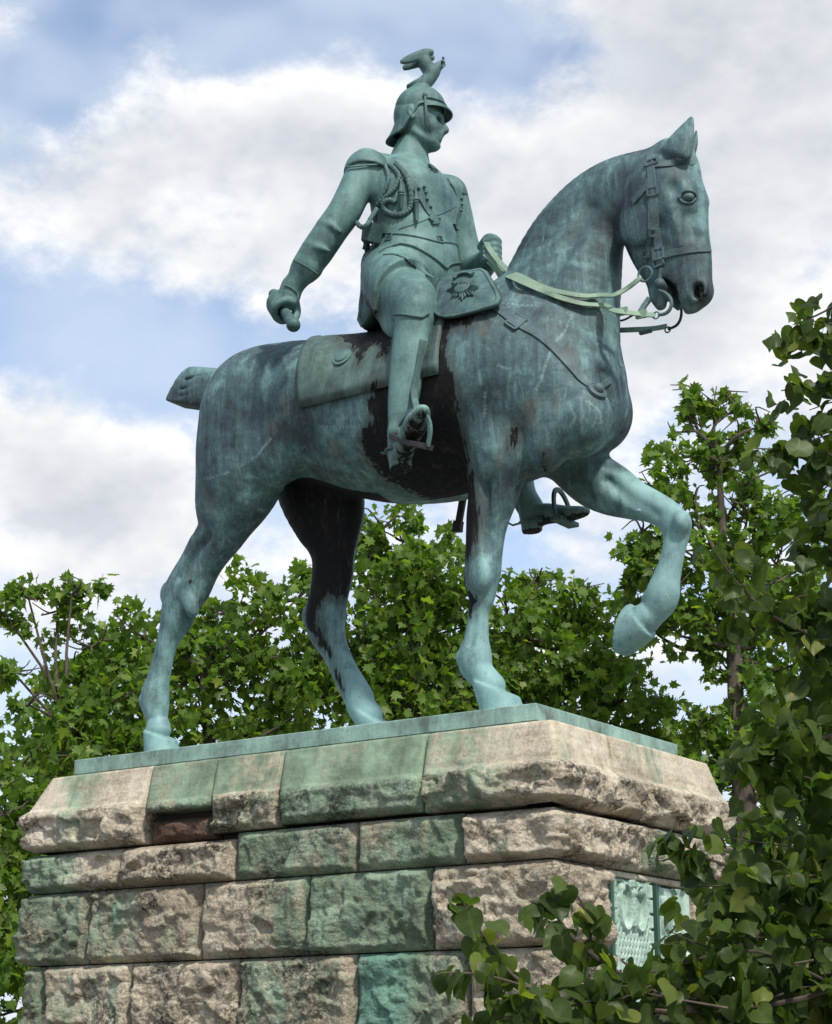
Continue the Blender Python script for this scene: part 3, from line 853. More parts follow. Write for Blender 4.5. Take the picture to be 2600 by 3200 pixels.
# ---------------------------------------------------------------- the horse
MID = 1.0
def build_horse_field(h, base=False):
    f = Field((-4.35, 0.22, -0.05), (1.25, 1.78, 5.0), h)
    # trunk
    f.tube([((-3.325, 1.000, 2.991), 0.258, 0.336), ((-3.155, 1.000, 3.003), 0.489, 0.625), ((-2.846, 1.000, 2.980), 0.511, 0.653), ((-2.493, 1.000, 2.844), 0.590, 0.678), ((-2.090, 1.000, 2.716), 0.656, 0.669), ((-1.701, 1.000, 2.645), 0.701, 0.687), ((-1.278, 1.000, 2.643), 0.737, 0.722), ((-0.823, 1.000, 2.711), 0.762, 0.724), ((-0.502, 1.000, 2.619), 0.628, 0.596), ((-0.274, 1.000, 2.518), 0.455, 0.419)], 0.12)
    # neck
    f.tube([((-0.705, 1.000, 2.787), 0.744, 0.409), ((-0.486, 1.000, 3.049), 0.679, 0.394), ((-0.343, 1.000, 3.322), 0.534, 0.342), ((-0.221, 1.000, 3.657), 0.449, 0.269), ((-0.097, 1.000, 3.848), 0.395, 0.217), ((0.058, 1.000, 3.974), 0.355, 0.184), ((0.275, 1.000, 4.037), 0.326, 0.179), ((0.517, 1.000, 4.103), 0.247, 0.148)], 0.14)
    # breast and shoulders
    f.ell((-0.143, 0.840, 2.410), (0.30,0.36,0.44), 0.15, rot=(0,10,0))
    f.ell((-0.223, 1.180, 2.540), (0.28,0.36,0.44), 0.12, rot=(0,10,0))
    f.ell((0.000, 0.700, 2.179), (0.23,0.24,0.27), 0.06, rot=(0,20,-20))
    f.ell((-0.113, 1.240, 2.381), (0.22,0.24,0.27), 0.06, rot=(0,20,20))
    f.ell((-0.413, 0.640, 2.481), (0.27,0.20,0.60), 0.15, rot=(0,24,0))
    f.ell((-0.628, 1.360, 2.806), (0.27,0.20,0.60), 0.15, rot=(0,24,0))
    f.ell((-0.678, 0.620, 2.115), (0.24,0.20,0.34), 0.08, rot=(0,-25,0))
    f.ell((-0.204, 0.620, 2.097), (0.17,0.15,0.30), 0.08, rot=(0,15,0))
    # rump
    f.ell((-3.246, 0.760, 2.768), (0.35,0.33,0.56), 0.15, rot=(0,14,0))
    f.ell((-3.313, 1.260, 2.998), (0.36,0.34,0.55), 0.15, rot=(0,10,0))
    f.ell((-2.808, 0.620, 2.506), (0.32,0.22,0.36), 0.14, rot=(0,-25,0))
    # near hind leg
    f.tube([((-3.134, 0.700, 2.843), 0.411, 0.349), ((-3.153, 0.700, 2.595), 0.443, 0.354), ((-3.205, 0.690, 2.342), 0.414, 0.311), ((-3.297, 0.690, 2.122), 0.343, 0.247), ((-3.371, 0.690, 1.925), 0.245, 0.171), ((-3.496, 0.690, 1.780), 0.209, 0.146), ((-3.601, 0.690, 1.639), 0.188, 0.135), ((-3.719, 0.690, 1.481), 0.205, 0.144), ((-3.798, 0.690, 1.376), 0.184, 0.125), ((-3.850, 0.690, 1.215), 0.156, 0.103), ((-3.926, 0.690, 1.075), 0.108, 0.078), ((-3.974, 0.690, 0.928), 0.095, 0.074), ((-4.020, 0.690, 0.749), 0.103, 0.085), ((-4.052, 0.690, 0.641), 0.116, 0.104), ((-4.052, 0.690, 0.553), 0.121, 0.115), ((-4.034, 0.690, 0.462), 0.103, 0.097), ((-4.009, 0.690, 0.396), 0.081, 0.081), ((-4.003, 0.690, 0.317), 0.106, 0.106)], 0.10)
    f.tube([((-4.028, 0.690, 0.361),0.11,0.115),((-3.980, 0.690, 0.246),0.132,0.138),((-3.952, 0.690, 0.118),0.145,0.145),((-3.926, 0.690, 0.007),0.16,0.155)], 0.006, clip=(((-4.002, 0.690, 0.279), (0.35, 0, 1)),))
    # hock point, tendon and gaskin relief
    f.ell((-3.975, 0.690, 1.465), (0.045,0.055,0.09), 0.05, rot=(0,12,0))
    f.ell((-3.618, 0.600, 1.290), (0.07,0.05,0.12), 0.05, rot=(0,-20,0))
    f.tube([((-3.607, 0.600, 1.832),0.03,0.03),((-3.790, 0.640, 1.636),0.025,0.03),((-3.923, 0.660, 1.496),0.03,0.03)], 0.05)
    f.tube([((-3.720, 0.550, 1.525),0.035,0.05),((-3.572, 0.550, 1.684),0.03,0.05),((-3.425, 0.540, 1.821),0.03,0.04)], 0.06, sub=True)
    f.tube([((-3.862, 0.620, 1.014),0.010,0.02),((-3.896, 0.620, 0.858),0.013,0.025),((-3.921, 0.600, 0.679),0.010,0.02)], 0.03, sub=True)
    f.tube([((-3.188, 0.500, 1.854),0.02,0.04),((-3.350, 0.520, 1.683),0.02,0.04),((-3.489, 0.560, 1.492),0.014,0.03)], 0.05, sub=True)
    f.ell((-4.149, 0.660, 0.567), (0.03,0.05,0.05), 0.03)
    # far hind leg
    f.tube([((-2.932, 1.300, 2.847), 0.369, 0.295), ((-2.861, 1.300, 2.408), 0.405, 0.304), ((-2.759, 1.310, 2.058), 0.334, 0.227), ((-2.721, 1.310, 1.880), 0.255, 0.173), ((-2.708, 1.310, 1.720), 0.200, 0.140), ((-2.715, 1.310, 1.558), 0.192, 0.134), ((-2.749, 1.310, 1.401), 0.181, 0.127), ((-2.783, 1.310, 1.208), 0.189, 0.125), ((-2.753, 1.310, 1.069), 0.164, 0.101), ((-2.682, 1.310, 0.931), 0.122, 0.086), ((-2.587, 1.310, 0.751), 0.113, 0.091), ((-2.508, 1.310, 0.621), 0.119, 0.101), ((-2.433, 1.310, 0.504), 0.121, 0.112), ((-2.408, 1.310, 0.429), 0.118, 0.112), ((-2.342, 1.310, 0.351), 0.118, 0.118)], 0.08)
    f.tube([((-2.379, 1.310, 0.407),0.11,0.115),((-2.303, 1.310, 0.319),0.138,0.140),((-2.223, 1.310, 0.219),0.15,0.15),((-2.176, 1.310, 0.127),0.16,0.16)], 0.006, clip=(((-2.322, 1.310, 0.363), (0.6, 0, 1)),))
    f.ell((-2.966, 1.310, 1.249), (0.045,0.05,0.09), 0.04)
    # near foreleg
    f.tube([((-0.704, 0.660, 2.340), 0.264, 0.225), ((-0.691, 0.660, 2.092), 0.260, 0.208), ((-0.707, 0.660, 1.889), 0.226, 0.181), ((-0.738, 0.660, 1.720), 0.195, 0.156), ((-0.778, 0.660, 1.586), 0.173, 0.138), ((-0.802, 0.660, 1.462), 0.156, 0.125), ((-0.820, 0.660, 1.300), 0.144, 0.118), ((-0.833, 0.660, 1.156), 0.141, 0.118), ((-0.840, 0.660, 1.063), 0.125, 0.102), ((-0.843, 0.660, 0.970), 0.101, 0.083), ((-0.871, 0.660, 0.859), 0.080, 0.068), ((-0.885, 0.660, 0.740), 0.086, 0.076), ((-0.896, 0.660, 0.642), 0.098, 0.090), ((-0.906, 0.660, 0.560), 0.123, 0.111), ((-0.905, 0.660, 0.487), 0.127, 0.117), ((-0.876, 0.660, 0.427), 0.108, 0.106), ((-0.819, 0.660, 0.364), 0.100, 0.100), ((-0.769, 0.660, 0.304), 0.104, 0.104)], 0.08)
    f.tube([((-0.807, 0.660, 0.358),0.11,0.115),((-0.759, 0.660, 0.282),0.132,0.138),((-0.703, 0.660, 0.179),0.15,0.15),((-0.673, 0.660, 0.051),0.168,0.16)], 0.006, clip=(((-0.766, 0.660, 0.304), (0.45, 0, 1)),))
    f.ell((-0.786, 0.560, 1.110), (0.09,0.06,0.12), 0.05)
    f.ell((-0.892, 0.600, 1.090), (0.05,0.05,0.08), 0.04)
    f.tube([((-0.702, 0.500, 1.772),0.03,0.05),((-0.727, 0.520, 1.525),0.025,0.04),((-0.741, 0.550, 1.281),0.015,0.03)], 0.06, sub=True)
    f.tube([((-0.849, 0.570, 0.913),0.012,0.02),((-0.867, 0.570, 0.765),0.014,0.02),((-0.887, 0.560, 0.607),0.012,0.02)], 0.04, sub=True)
    f.ell((-1.015, 0.640, 0.541), (0.03,0.05,0.05), 0.03)
    f.tube([((-0.588, 0.500, 1.642),0.016,0.03),((-0.620, 0.520, 1.435),0.018,0.03),((-0.661, 0.540, 1.230),0.012,0.02)], 0.04, sub=True)
    # raised far foreleg
    f.tube([((-0.436, 1.260, 2.132), 0.207, 0.197), ((-0.245, 1.280, 1.935), 0.210, 0.179), ((-0.089, 1.300, 1.824), 0.195, 0.156), ((0.082, 1.310, 1.718), 0.151, 0.113), ((0.233, 1.320, 1.642), 0.122, 0.092), ((0.353, 1.320, 1.556), 0.113, 0.085), ((0.410, 1.320, 1.466), 0.112, 0.084), ((0.422, 1.320, 1.399), 0.103, 0.074), ((0.399, 1.320, 1.308), 0.090, 0.072), ((0.366, 1.320, 1.191), 0.090, 0.076), ((0.322, 1.320, 1.072), 0.106, 0.095), ((0.290, 1.320, 0.971), 0.126, 0.116), ((0.262, 1.320, 0.902), 0.116, 0.107), ((0.210, 1.320, 0.839), 0.096, 0.092), ((0.136, 1.320, 0.805), 0.118, 0.118)], 0.07)
    sole = ((-0.032, 1.320, 0.734), (-0.95, 0.0, 0.30))
    f.tube([((0.171, 1.320, 0.800),0.112,0.115),((0.116, 1.320, 0.779),0.138,0.134),((0.028, 1.320, 0.762),0.170,0.160),((-0.060, 1.320, 0.737),0.185,0.170),((-0.140, 1.320, 0.719),0.19,0.17)], 0.006, clip=(sole, ((0.124, 1.320, 0.792), (0.85, 0, 0.5)), ((-0.050, 1.320, 0.561), (-0.25, 0, -1))))
    f.tube([((0.170, 1.320, 0.964),0.03,0.05),((0.154, 1.320, 0.952),0.028,0.05)], 0.04)
    f.ell((0.503, 1.260, 1.469), (0.06,0.07,0.08), 0.06)
    f.tube([((-0.046, 1.140, 1.857),0.02,0.05),((0.123, 1.150, 1.682),0.02,0.05),((0.308, 1.200, 1.545),0.015,0.04)], 0.07, sub=True)
    f.ell((0.196, 1.170, 1.579), (0.025,0.02,0.018), 0.02)
    # girth channel and flank creases
    f.tube([((-2.291, 0.400, 2.465),0.04,0.06),((-2.388, 0.420, 2.271),0.035,0.06),((-2.539, 0.480, 2.176),0.03,0.05)], 0.10, sub=True)
    f.tube([((0.026, 0.420, 1.799),0.03,0.05),((-0.003, 0.400, 2.050),0.03,0.05),((0.031, 0.400, 2.296),0.02,0.04)], 0.10, sub=True)
    f.tube([((0.147, 0.860, 2.115),0.03,0.05),((0.148, 0.840, 2.293),0.03,0.05),((0.155, 0.800, 2.540),0.02,0.04)], 0.08, sub=True)
    f.tube([((0.215, 0.740, 3.340),0.02,0.04),((0.152, 0.720, 3.042),0.025,0.05),((0.151, 0.660, 2.721),0.02,0.05)], 0.10, sub=True)
    f.tube([((0.068, 0.800, 3.910),0.02,0.03),((-0.091, 0.700, 3.559),0.02,0.03),((-0.259, 0.620, 3.261),0.02,0.03)], 0.10, sub=True)
    # head
    f.tube([((0.647, 1.000, 4.236), 0.169, 0.135), ((0.645, 1.000, 4.119), 0.229, 0.194), ((0.594, 1.000, 3.968), 0.310, 0.248), ((0.578, 1.000, 3.807), 0.357, 0.235), ((0.603, 1.000, 3.634), 0.338, 0.189), ((0.643, 1.000, 3.472), 0.307, 0.153), ((0.688, 1.000, 3.351), 0.276, 0.133), ((0.729, 1.000, 3.247), 0.233, 0.121), ((0.759, 1.000, 3.156), 0.191, 0.114), ((0.767, 1.000, 3.074), 0.160, 0.102), ((0.763, 1.000, 3.011), 0.114, 0.073)], 0.05)
    # ears
    f.tube([((0.787, 0.840, 4.158), 0.135, 0.068), ((0.830, 0.840, 4.231), 0.111, 0.055), ((0.868, 0.840, 4.300), 0.079, 0.036), ((0.903, 0.840, 4.362), 0.046, 0.019), ((0.927, 0.840, 4.420), 0.015, 0.006)], 0.03)
    f.tube([((0.725, 1.160, 4.265), 0.059, 0.033), ((0.777, 1.160, 4.352), 0.036, 0.020), ((0.797, 1.160, 4.424), 0.025, 0.012), ((0.810, 1.160, 4.479), 0.010, 0.005)], 0.03)
    # forelock ridge
    f.tube([((0.660, 1.000, 4.308),0.05,0.06),((0.814, 1.000, 4.182),0.03,0.05),((0.863, 1.000, 4.058),0.02,0.035)], 0.05)
    # lower jaw and lip
    f.tube([((0.470, 1.000, 3.438), 0.117, 0.070), ((0.494, 1.000, 3.335), 0.099, 0.061), ((0.506, 1.000, 3.230), 0.078, 0.054), ((0.510, 1.000, 3.141), 0.066, 0.053), ((0.531, 1.000, 3.064), 0.047, 0.043)], 0.015)
    # docked tail, cut square
    f.tube([((-3.669, 1.000, 3.297), 0.178, 0.098), ((-3.887, 1.000, 3.317), 0.219, 0.120), ((-4.059, 1.000, 3.321), 0.262, 0.136), ((-4.243, 1.000, 3.312), 0.263, 0.131), ((-4.362, 1.000, 3.326), 0.254, 0.122)], 0.03, clip=(((-4.093, 1.000, 3.222), (-0.30, 0.0, -0.95)), ((-4.148, 1.000, 3.448), (-0.86, 0, 0.5))))
    for a, b, c in (((-3.550, 0.860, 3.320),(-3.805, 0.840, 3.360),(-4.068, 0.860, 3.334)), ((-3.530, 0.840, 3.240),(-3.792, 0.830, 3.275),(-4.073, 0.850, 3.270)), ((-3.549, 0.840, 3.175),(-3.789, 0.830, 3.196),(-4.054, 0.850, 3.213)), ((-3.585, 0.860, 3.119),(-3.767, 0.840, 3.125),(-3.977, 0.860, 3.147)), ((-3.588, 0.900, 3.402),(-3.816, 0.880, 3.437),(-4.035, 0.880, 3.422))):
        f.tube([(a,0.006,0.03),(b,0.010,0.03),(c,0.008,0.03)], 0.02, sub=True)
    if not base:
        horse_features(f)
    return f

def horse_features(f):
    def pair(p, push=0.0):
        """a point on the near side of the head and its mirror image"""
        return [(p[0], 1.0 + q * (1.0 - p[1] + push - (0.022 if q > 0 else 0.0)), p[2]) for q in (-1, 1)]
    def tubes(pts, k, sub=False, push=0.0):
        for q in (0, 1):
            f.tube([(pair(p, push)[q], a, b) for p, a, b in pts], k, sub=sub)
    for c in pair((0.471, 0.795, 3.699), -0.03): f.ell(c, (0.17,0.05,0.21), 0.04, rot=(0,10,0))
    for c in pair((0.845, 0.844, 3.839), -0.034): f.ell(c, (0.055,0.05,0.045), 0.05, rot=(0,15,0))
    for c in pair((0.782, 0.802, 3.859), 0.02): f.ell(c, (0.035,0.04,0.05), 0.05, sub=True)
    tubes([((0.740, 0.810, 3.704),0.016,0.016),((0.760, 0.848, 3.560),0.016,0.016),((0.774, 0.871, 3.427),0.010,0.010)], 0.06)
    tubes([((0.874, 0.893, 3.646),0.03,0.02),((0.881, 0.910, 3.498),0.03,0.02)], 0.07, True, 0.012)
    tubes([((0.646, 0.817, 3.602),0.03,0.02),((0.602, 0.844, 3.470),0.03,0.02)], 0.07, True, 0.012)
    for c in pair((0.877, 0.925, 3.073), -0.035): f.ell(c, (0.065,0.045,0.080), 0.05, rot=(0,10,0))
    for c in pair((0.870, 0.923, 3.063), 0.012): f.ell(c, (0.042,0.075,0.060), 0.02, rot=(0,14,0), sub=True)
    # inside of the near ear
    f.tube([((0.884, 0.775, 4.089),0.022,0.03),((0.910, 0.770, 4.172),0.030,0.035),((0.930, 0.785, 4.274),0.018,0.025),((0.946, 0.800, 4.354),0.006,0.012)], 0.012, sub=True)
    # open mouth
    f.tube([((0.609, 0.840, 3.223),0.010,0.16),((0.657, 0.840, 3.158),0.020,0.18),((0.678, 0.860, 3.069),0.026,0.22),((0.697, 0.860, 2.960),0.030,0.26)], 0.012, sub=True)

# ---------------------------------------------------------------- the rider
def build_rider_field(h):
    f = Field((-2.85, -0.12, 1.75), (-0.35, 2.10, 5.45), h)
    # torso in cuirass
    f.tube([((-1.765, 1.000, 4.783), 0.139, 0.195), ((-1.713, 1.000, 4.650), 0.242, 0.376), ((-1.682, 1.000, 4.508), 0.317, 0.449), ((-1.676, 1.000, 4.302), 0.304, 0.407), ((-1.669, 1.000, 4.135), 0.304, 0.389)], 0.05)
    # tunic skirt and seat
    f.tube([((-1.664, 1.000, 4.117), 0.294, 0.376), ((-1.672, 1.000, 4.012), 0.329, 0.401), ((-1.677, 1.000, 3.854), 0.348, 0.418), ((-1.746, 1.000, 3.660), 0.310, 0.372), ((-1.838, 1.000, 3.430), 0.240, 0.288)], 0.03)
    # shoulders and neck
    f.tube([((-1.87,0.60,4.71),0.12,0.15),((-1.83,0.78,4.74),0.11,0.15),((-1.77,1.0,4.74),0.11,0.14),((-1.68,1.20,4.74),0.10,0.14),((-1.58,1.34,4.71),0.10,0.14)], 0.08, lat=(0,0,1))
    f.tube([((-1.739, 1.000, 4.819), 0.184, 0.184), ((-1.731, 1.000, 4.920), 0.157, 0.157), ((-1.713, 1.000, 5.021), 0.129, 0.129)], 0.03)
    # right arm
    f.tube([((-1.858, 0.580, 4.710), 0.143, 0.136), ((-1.897, 0.540, 4.578), 0.145, 0.138), ((-1.936, 0.490, 4.432), 0.138, 0.131), ((-1.986, 0.440, 4.271), 0.138, 0.131), ((-2.055, 0.400, 4.151), 0.136, 0.129), ((-2.122, 0.370, 4.040), 0.136, 0.129), ((-2.197, 0.350, 3.935), 0.134, 0.128), ((-2.267, 0.330, 3.841), 0.120, 0.114), ((-2.329, 0.310, 3.743), 0.096, 0.088), ((-2.399, 0.300, 3.657), 0.066, 0.060)], 0.06)
    # sleeve folds at the elbow and cuff edge
    for a, b, c in (((-2.11,0.305,4.17),(-2.01,0.282,4.12),(-1.94,0.335,4.06)), ((-2.22,0.260,3.99),(-2.11,0.252,3.94),(-2.02,0.305,3.90))):
        f.tube([(a,0.012,0.012),(b,0.018,0.018),(c,0.012,0.012)], 0.04)
    f.tube([((-2.254, 0.330, 3.838), 0.126, 0.126), ((-2.283, 0.330, 3.814), 0.118, 0.118)], 0.01)
    # left arm
    f.tube([((-1.57,1.36,4.70),0.15,0.15),((-1.55,1.43,4.50),0.14,0.14),((-1.52,1.50,4.25),0.13,0.13),((-1.44,1.51,4.06),0.13,0.13),((-1.28,1.38,3.97),0.115,0.115),((-1.08,1.19,3.93),0.085,0.085)], 0.05)
    # left fist closed on the reins
    f.ell((-1.019, 1.120, 3.919), (0.09,0.085,0.105), 0.03, rot=(0,20,0))
    for i in range(4):
        z = 0.075 - 0.05 * i
        f.tube([((-1.06,1.16,3.915+z),0.03,0.03),((-0.95,1.12,3.92+z),0.032,0.032),((-0.92,1.03,3.91+z),0.03,0.03),((-1.00,1.01,3.905+z),0.027,0.027)], 0.012)
    f.tube([((-1.09,1.09,3.99),0.035,0.035),((-0.99,1.03,4.02),0.032,0.032),((-0.92,1.02,4.00),0.026,0.026)], 0.012)
    # thighs
    f.tube([((-1.650, 0.660, 3.571),0.23,0.22),((-1.407, 0.500, 3.406),0.225,0.21),((-1.235, 0.370, 3.255),0.20,0.18),((-1.174, 0.320, 3.113),0.155,0.14)], 0.08)
    f.tube([((-1.70,1.30,3.72),0.25,0.24),((-1.45,1.50,3.55),0.23,0.22),((-1.22,1.64,3.30),0.18,0.18),((-1.18,1.70,3.05),0.15,0.14)], 0.08)
    # breeches bulge under the thigh
    f.tube([((-1.608, 0.550, 3.367),0.10,0.09),((-1.483, 0.440, 3.211),0.11,0.09),((-1.427, 0.400, 3.113),0.07,0.07)], 0.05)
    # tunic skirt over the near thigh: crisp hem
    hem = ((-1.474, 0.400, 3.532), (0.80, -0.30, -0.42))
    f.tube([((-1.832, 0.860, 3.905),0.22,0.24),((-1.622, 0.660, 3.646),0.275,0.27),((-1.407, 0.500, 3.414),0.285,0.265)], 0.02, clip=(hem,))
    f.tube([((-1.884, 0.800, 3.728),0.12,0.18),((-1.915, 0.740, 3.548),0.09,0.14),((-1.918, 0.680, 3.395),0.06,0.09)], 0.05)
    # folds of the skirt
    for a, b, c in (((-1.835, 0.600, 3.844), (-1.574, 0.520, 3.731), (-1.362, 0.500, 3.573)), ((-1.717, 0.620, 3.913), (-1.441, 0.560, 3.757), (-1.232, 0.620, 3.583)), ((-1.881, 0.620, 3.705), (-1.667, 0.520, 3.656), (-1.480, 0.460, 3.608))):
        f.tube([(a,0.012,0.012),(b,0.018,0.018),(c,0.010,0.010)], 0.05)
    # near boot
    f.tube([((-1.180, 0.300, 3.182), 0.161, 0.149), ((-1.197, 0.290, 2.984), 0.159, 0.137), ((-1.215, 0.270, 2.788), 0.150, 0.126), ((-1.241, 0.260, 2.598), 0.139, 0.111), ((-1.262, 0.250, 2.450), 0.121, 0.097), ((-1.285, 0.250, 2.328), 0.098, 0.084), ((-1.289, 0.250, 2.225), 0.086, 0.078)], 0.02)
    f.tube([((-1.175, 0.300, 3.177), 0.156, 0.148), ((-1.179, 0.300, 3.155), 0.156, 0.148)], 0.008)
    # near foot: heel low, toe raised towards the front
    H = V3((-1.319, 0.290, 2.034)); T = H + V3((0.37, -0.26, 0.19))
    f.tube([((-1.298, 0.260, 2.210),0.10,0.09),(H,0.085,0.085),(H*0.6+T*0.4+V3((0,0,0.015)),0.085,0.080),(H*0.2+T*0.8,0.075,0.095),(T,0.055,0.075),(T+V3((0.04,-0.03,0.025)),0.035,0.05)], 0.03, lat=(0.57,0.82,0))
    f.tube([(H+V3((0,0,0.03)),0.09,0.085),(H+V3((0.01,0,-0.08)),0.085,0.08)], 0.008, clip=((H+V3((0.03,-0.02,-0.085)), (0.25,-0.15,-1)),))
    # far boot
    f.tube([((-1.20,1.66,3.15),0.17,0.16),((-1.22,1.72,2.8),0.16,0.15),((-1.20,1.76,2.4),0.13,0.12),((-1.16,1.77,2.12),0.11,0.10),((-1.079, 1.770, 1.959),0.11,0.09)], 0.03)
    f.tube([((-1.089, 1.770, 1.889),0.10,0.085),((-0.932, 1.760, 1.892),0.085,0.085),((-0.745, 1.740, 1.855),0.065,0.09),((-0.596, 1.720, 1.841),0.045,0.07),((-0.547, 1.710, 1.838),0.03,0.045)], 0.02)
    f.tube([((-1.081, 1.770, 1.864),0.085,0.08),((-1.073, 1.770, 1.791),0.085,0.08)], 0.008, clip=(((-1.074, 1.770, 1.767), (0.1,0,-1)),))
    # right fist around the baton
    A = V3((-2.703, 0.460, 3.746)); B = V3((-2.238, 0.140, 3.263)); ax = (B - A) / np.linalg.norm(B - A)
    C = A + (B - A) * 0.46
    wr = V3((-2.399, 0.300, 3.656))
    u = wr - C; u = u - (u @ ax) * ax; u /= np.linalg.norm(u)
    w = np.cross(ax, u)
    if w @ V3((0.82, 0.57, 0)) > 0: w = -w          # w points to the left of the hand as seen from the front
    f.tube([(wr+V3((0.01,0,0.03)),0.085,0.09),(C+u*0.10,0.10,0.085),(C+u*0.055+w*0.02,0.10,0.07)], 0.03)
    for i in range(4):
        c = C + ax * (-0.095 + 0.062 * i)
        pts = []
        for j, t in enumerate((-8, 35, 85, 135, 180, 215)):
            r = 0.100 - 0.004 * j
            d = u * math.cos(math.radians(t)) + w * math.sin(math.radians(t))
            pts.append((c + d * r, 0.034 - 0.002 * j, 0.034 - 0.002 * j))
        f.tube(pts, 0.005)
    f.tube([(C+u*0.09-w*0.07-ax*0.04,0.042,0.042),(C+u*0.02-w*0.105+ax*0.04,0.038,0.038),(C-u*0.03-w*0.085+ax*0.13,0.030,0.030)], 0.015)
    # head, turned a little to the rider's left
    LAT = (-0.5, 0.866, 0)
    L3 = V3(LAT)
    def side(p, o): return tuple(V3(p) + o * L3)
    f.ell((-1.649, 1.007, 5.295), (0.205,0.170,0.225), 0.03, rot=(0,0,30))
    f.tube([((-1.586, 1.043, 5.202),0.135,0.140),((-1.562, 1.056, 5.112),0.105,0.120),((-1.552, 1.062, 5.050),0.080,0.100)], 0.04, lat=LAT)
    f.tube([((-1.670, 0.994, 5.105),0.060,0.130),((-1.593, 1.038, 5.034),0.042,0.110),((-1.531, 1.074, 5.014),0.034,0.060)], 0.03, lat=LAT)
    f.ell((-1.521, 1.080, 5.013), (0.040,0.045,0.036), 0.02)                                           # chin
    f.tube([((-1.489, 1.099, 5.242),0.022,0.024),((-1.465, 1.113, 5.196),0.024,0.026),((-1.444, 1.124, 5.151),0.026,0.032),((-1.462, 1.114, 5.129),0.016,0.034)], 0.012, lat=LAT)  # nose
    f.tube([(side((-1.503, 1.091, 5.251), -0.10),0.020,0.022),((-1.482, 1.103, 5.259),0.024,0.024),(side((-1.503, 1.091, 5.251), 0.10),0.020,0.022)], 0.02)             # brow
    for s in (-1, 1):
        f.ell(side((-1.503, 1.091, 5.211), 0.060 * s), (0.034,0.036,0.024), 0.02, sub=True)             # eye socket
        f.ell(side((-1.517, 1.083, 5.208), 0.060 * s), (0.020,0.026,0.016), 0.006)
        f.ell(side((-1.541, 1.069, 5.147), 0.088 * s), (0.045,0.040,0.040), 0.04)                       # cheek
        m = [V3((-1.469, 1.110, 5.112)), V3(side((-1.493, 1.096, 5.100), 0.050 * s)), V3(side((-1.517, 1.082, 5.101), 0.090 * s)), V3(side((-1.538, 1.071, 5.133), 0.120 * s))]
        f.tube([(m[0],0.014,0.018),(m[1],0.017,0.019),(m[2],0.014,0.014),(m[3],0.007,0.007)], 0.008)   # moustache
        e = V3(side((-1.683, 0.986, 5.243), 0.160 * s))
        f.tube([(tuple(e + V3((-0.01,0,0.055))),0.030,0.022),(tuple(e),0.034,0.022),(tuple(e + V3((0.012,0,-0.05))),0.020,0.018)], 0.008, lat=LAT)   # ear
        f.ell(tuple(e + L3 * 0.022 * s), (0.016,0.014,0.028), 0.008, sub=True)
    f.tube([(side((-1.503, 1.090, 5.079), -0.040),0.009,0.009),((-1.479, 1.104, 5.082),0.013,0.014),(side((-1.503, 1.090, 5.079), 0.040),0.009,0.009)], 0.008)   # lips
    f.tube([(side((-1.510, 1.086, 5.057), -0.035),0.009,0.009),((-1.490, 1.098, 5.060),0.014,0.015),(side((-1.510, 1.086, 5.057), 0.035),0.009,0.009)], 0.008)
    f.ell((-1.490, 1.098, 5.038), (0.016,0.045,0.010), 0.02, sub=True)
    # collar
    f.tube([((-1.729, 1.000, 4.856), 0.169, 0.169), ((-1.726, 1.000, 4.899), 0.160, 0.160)], 0.008)
    # cuirass lower edge and waist belt
    f.tube([((-1.672, 1.000, 4.170), 0.317, 0.412), ((-1.672, 1.000, 4.123), 0.313, 0.407)], 0.006)
    return f

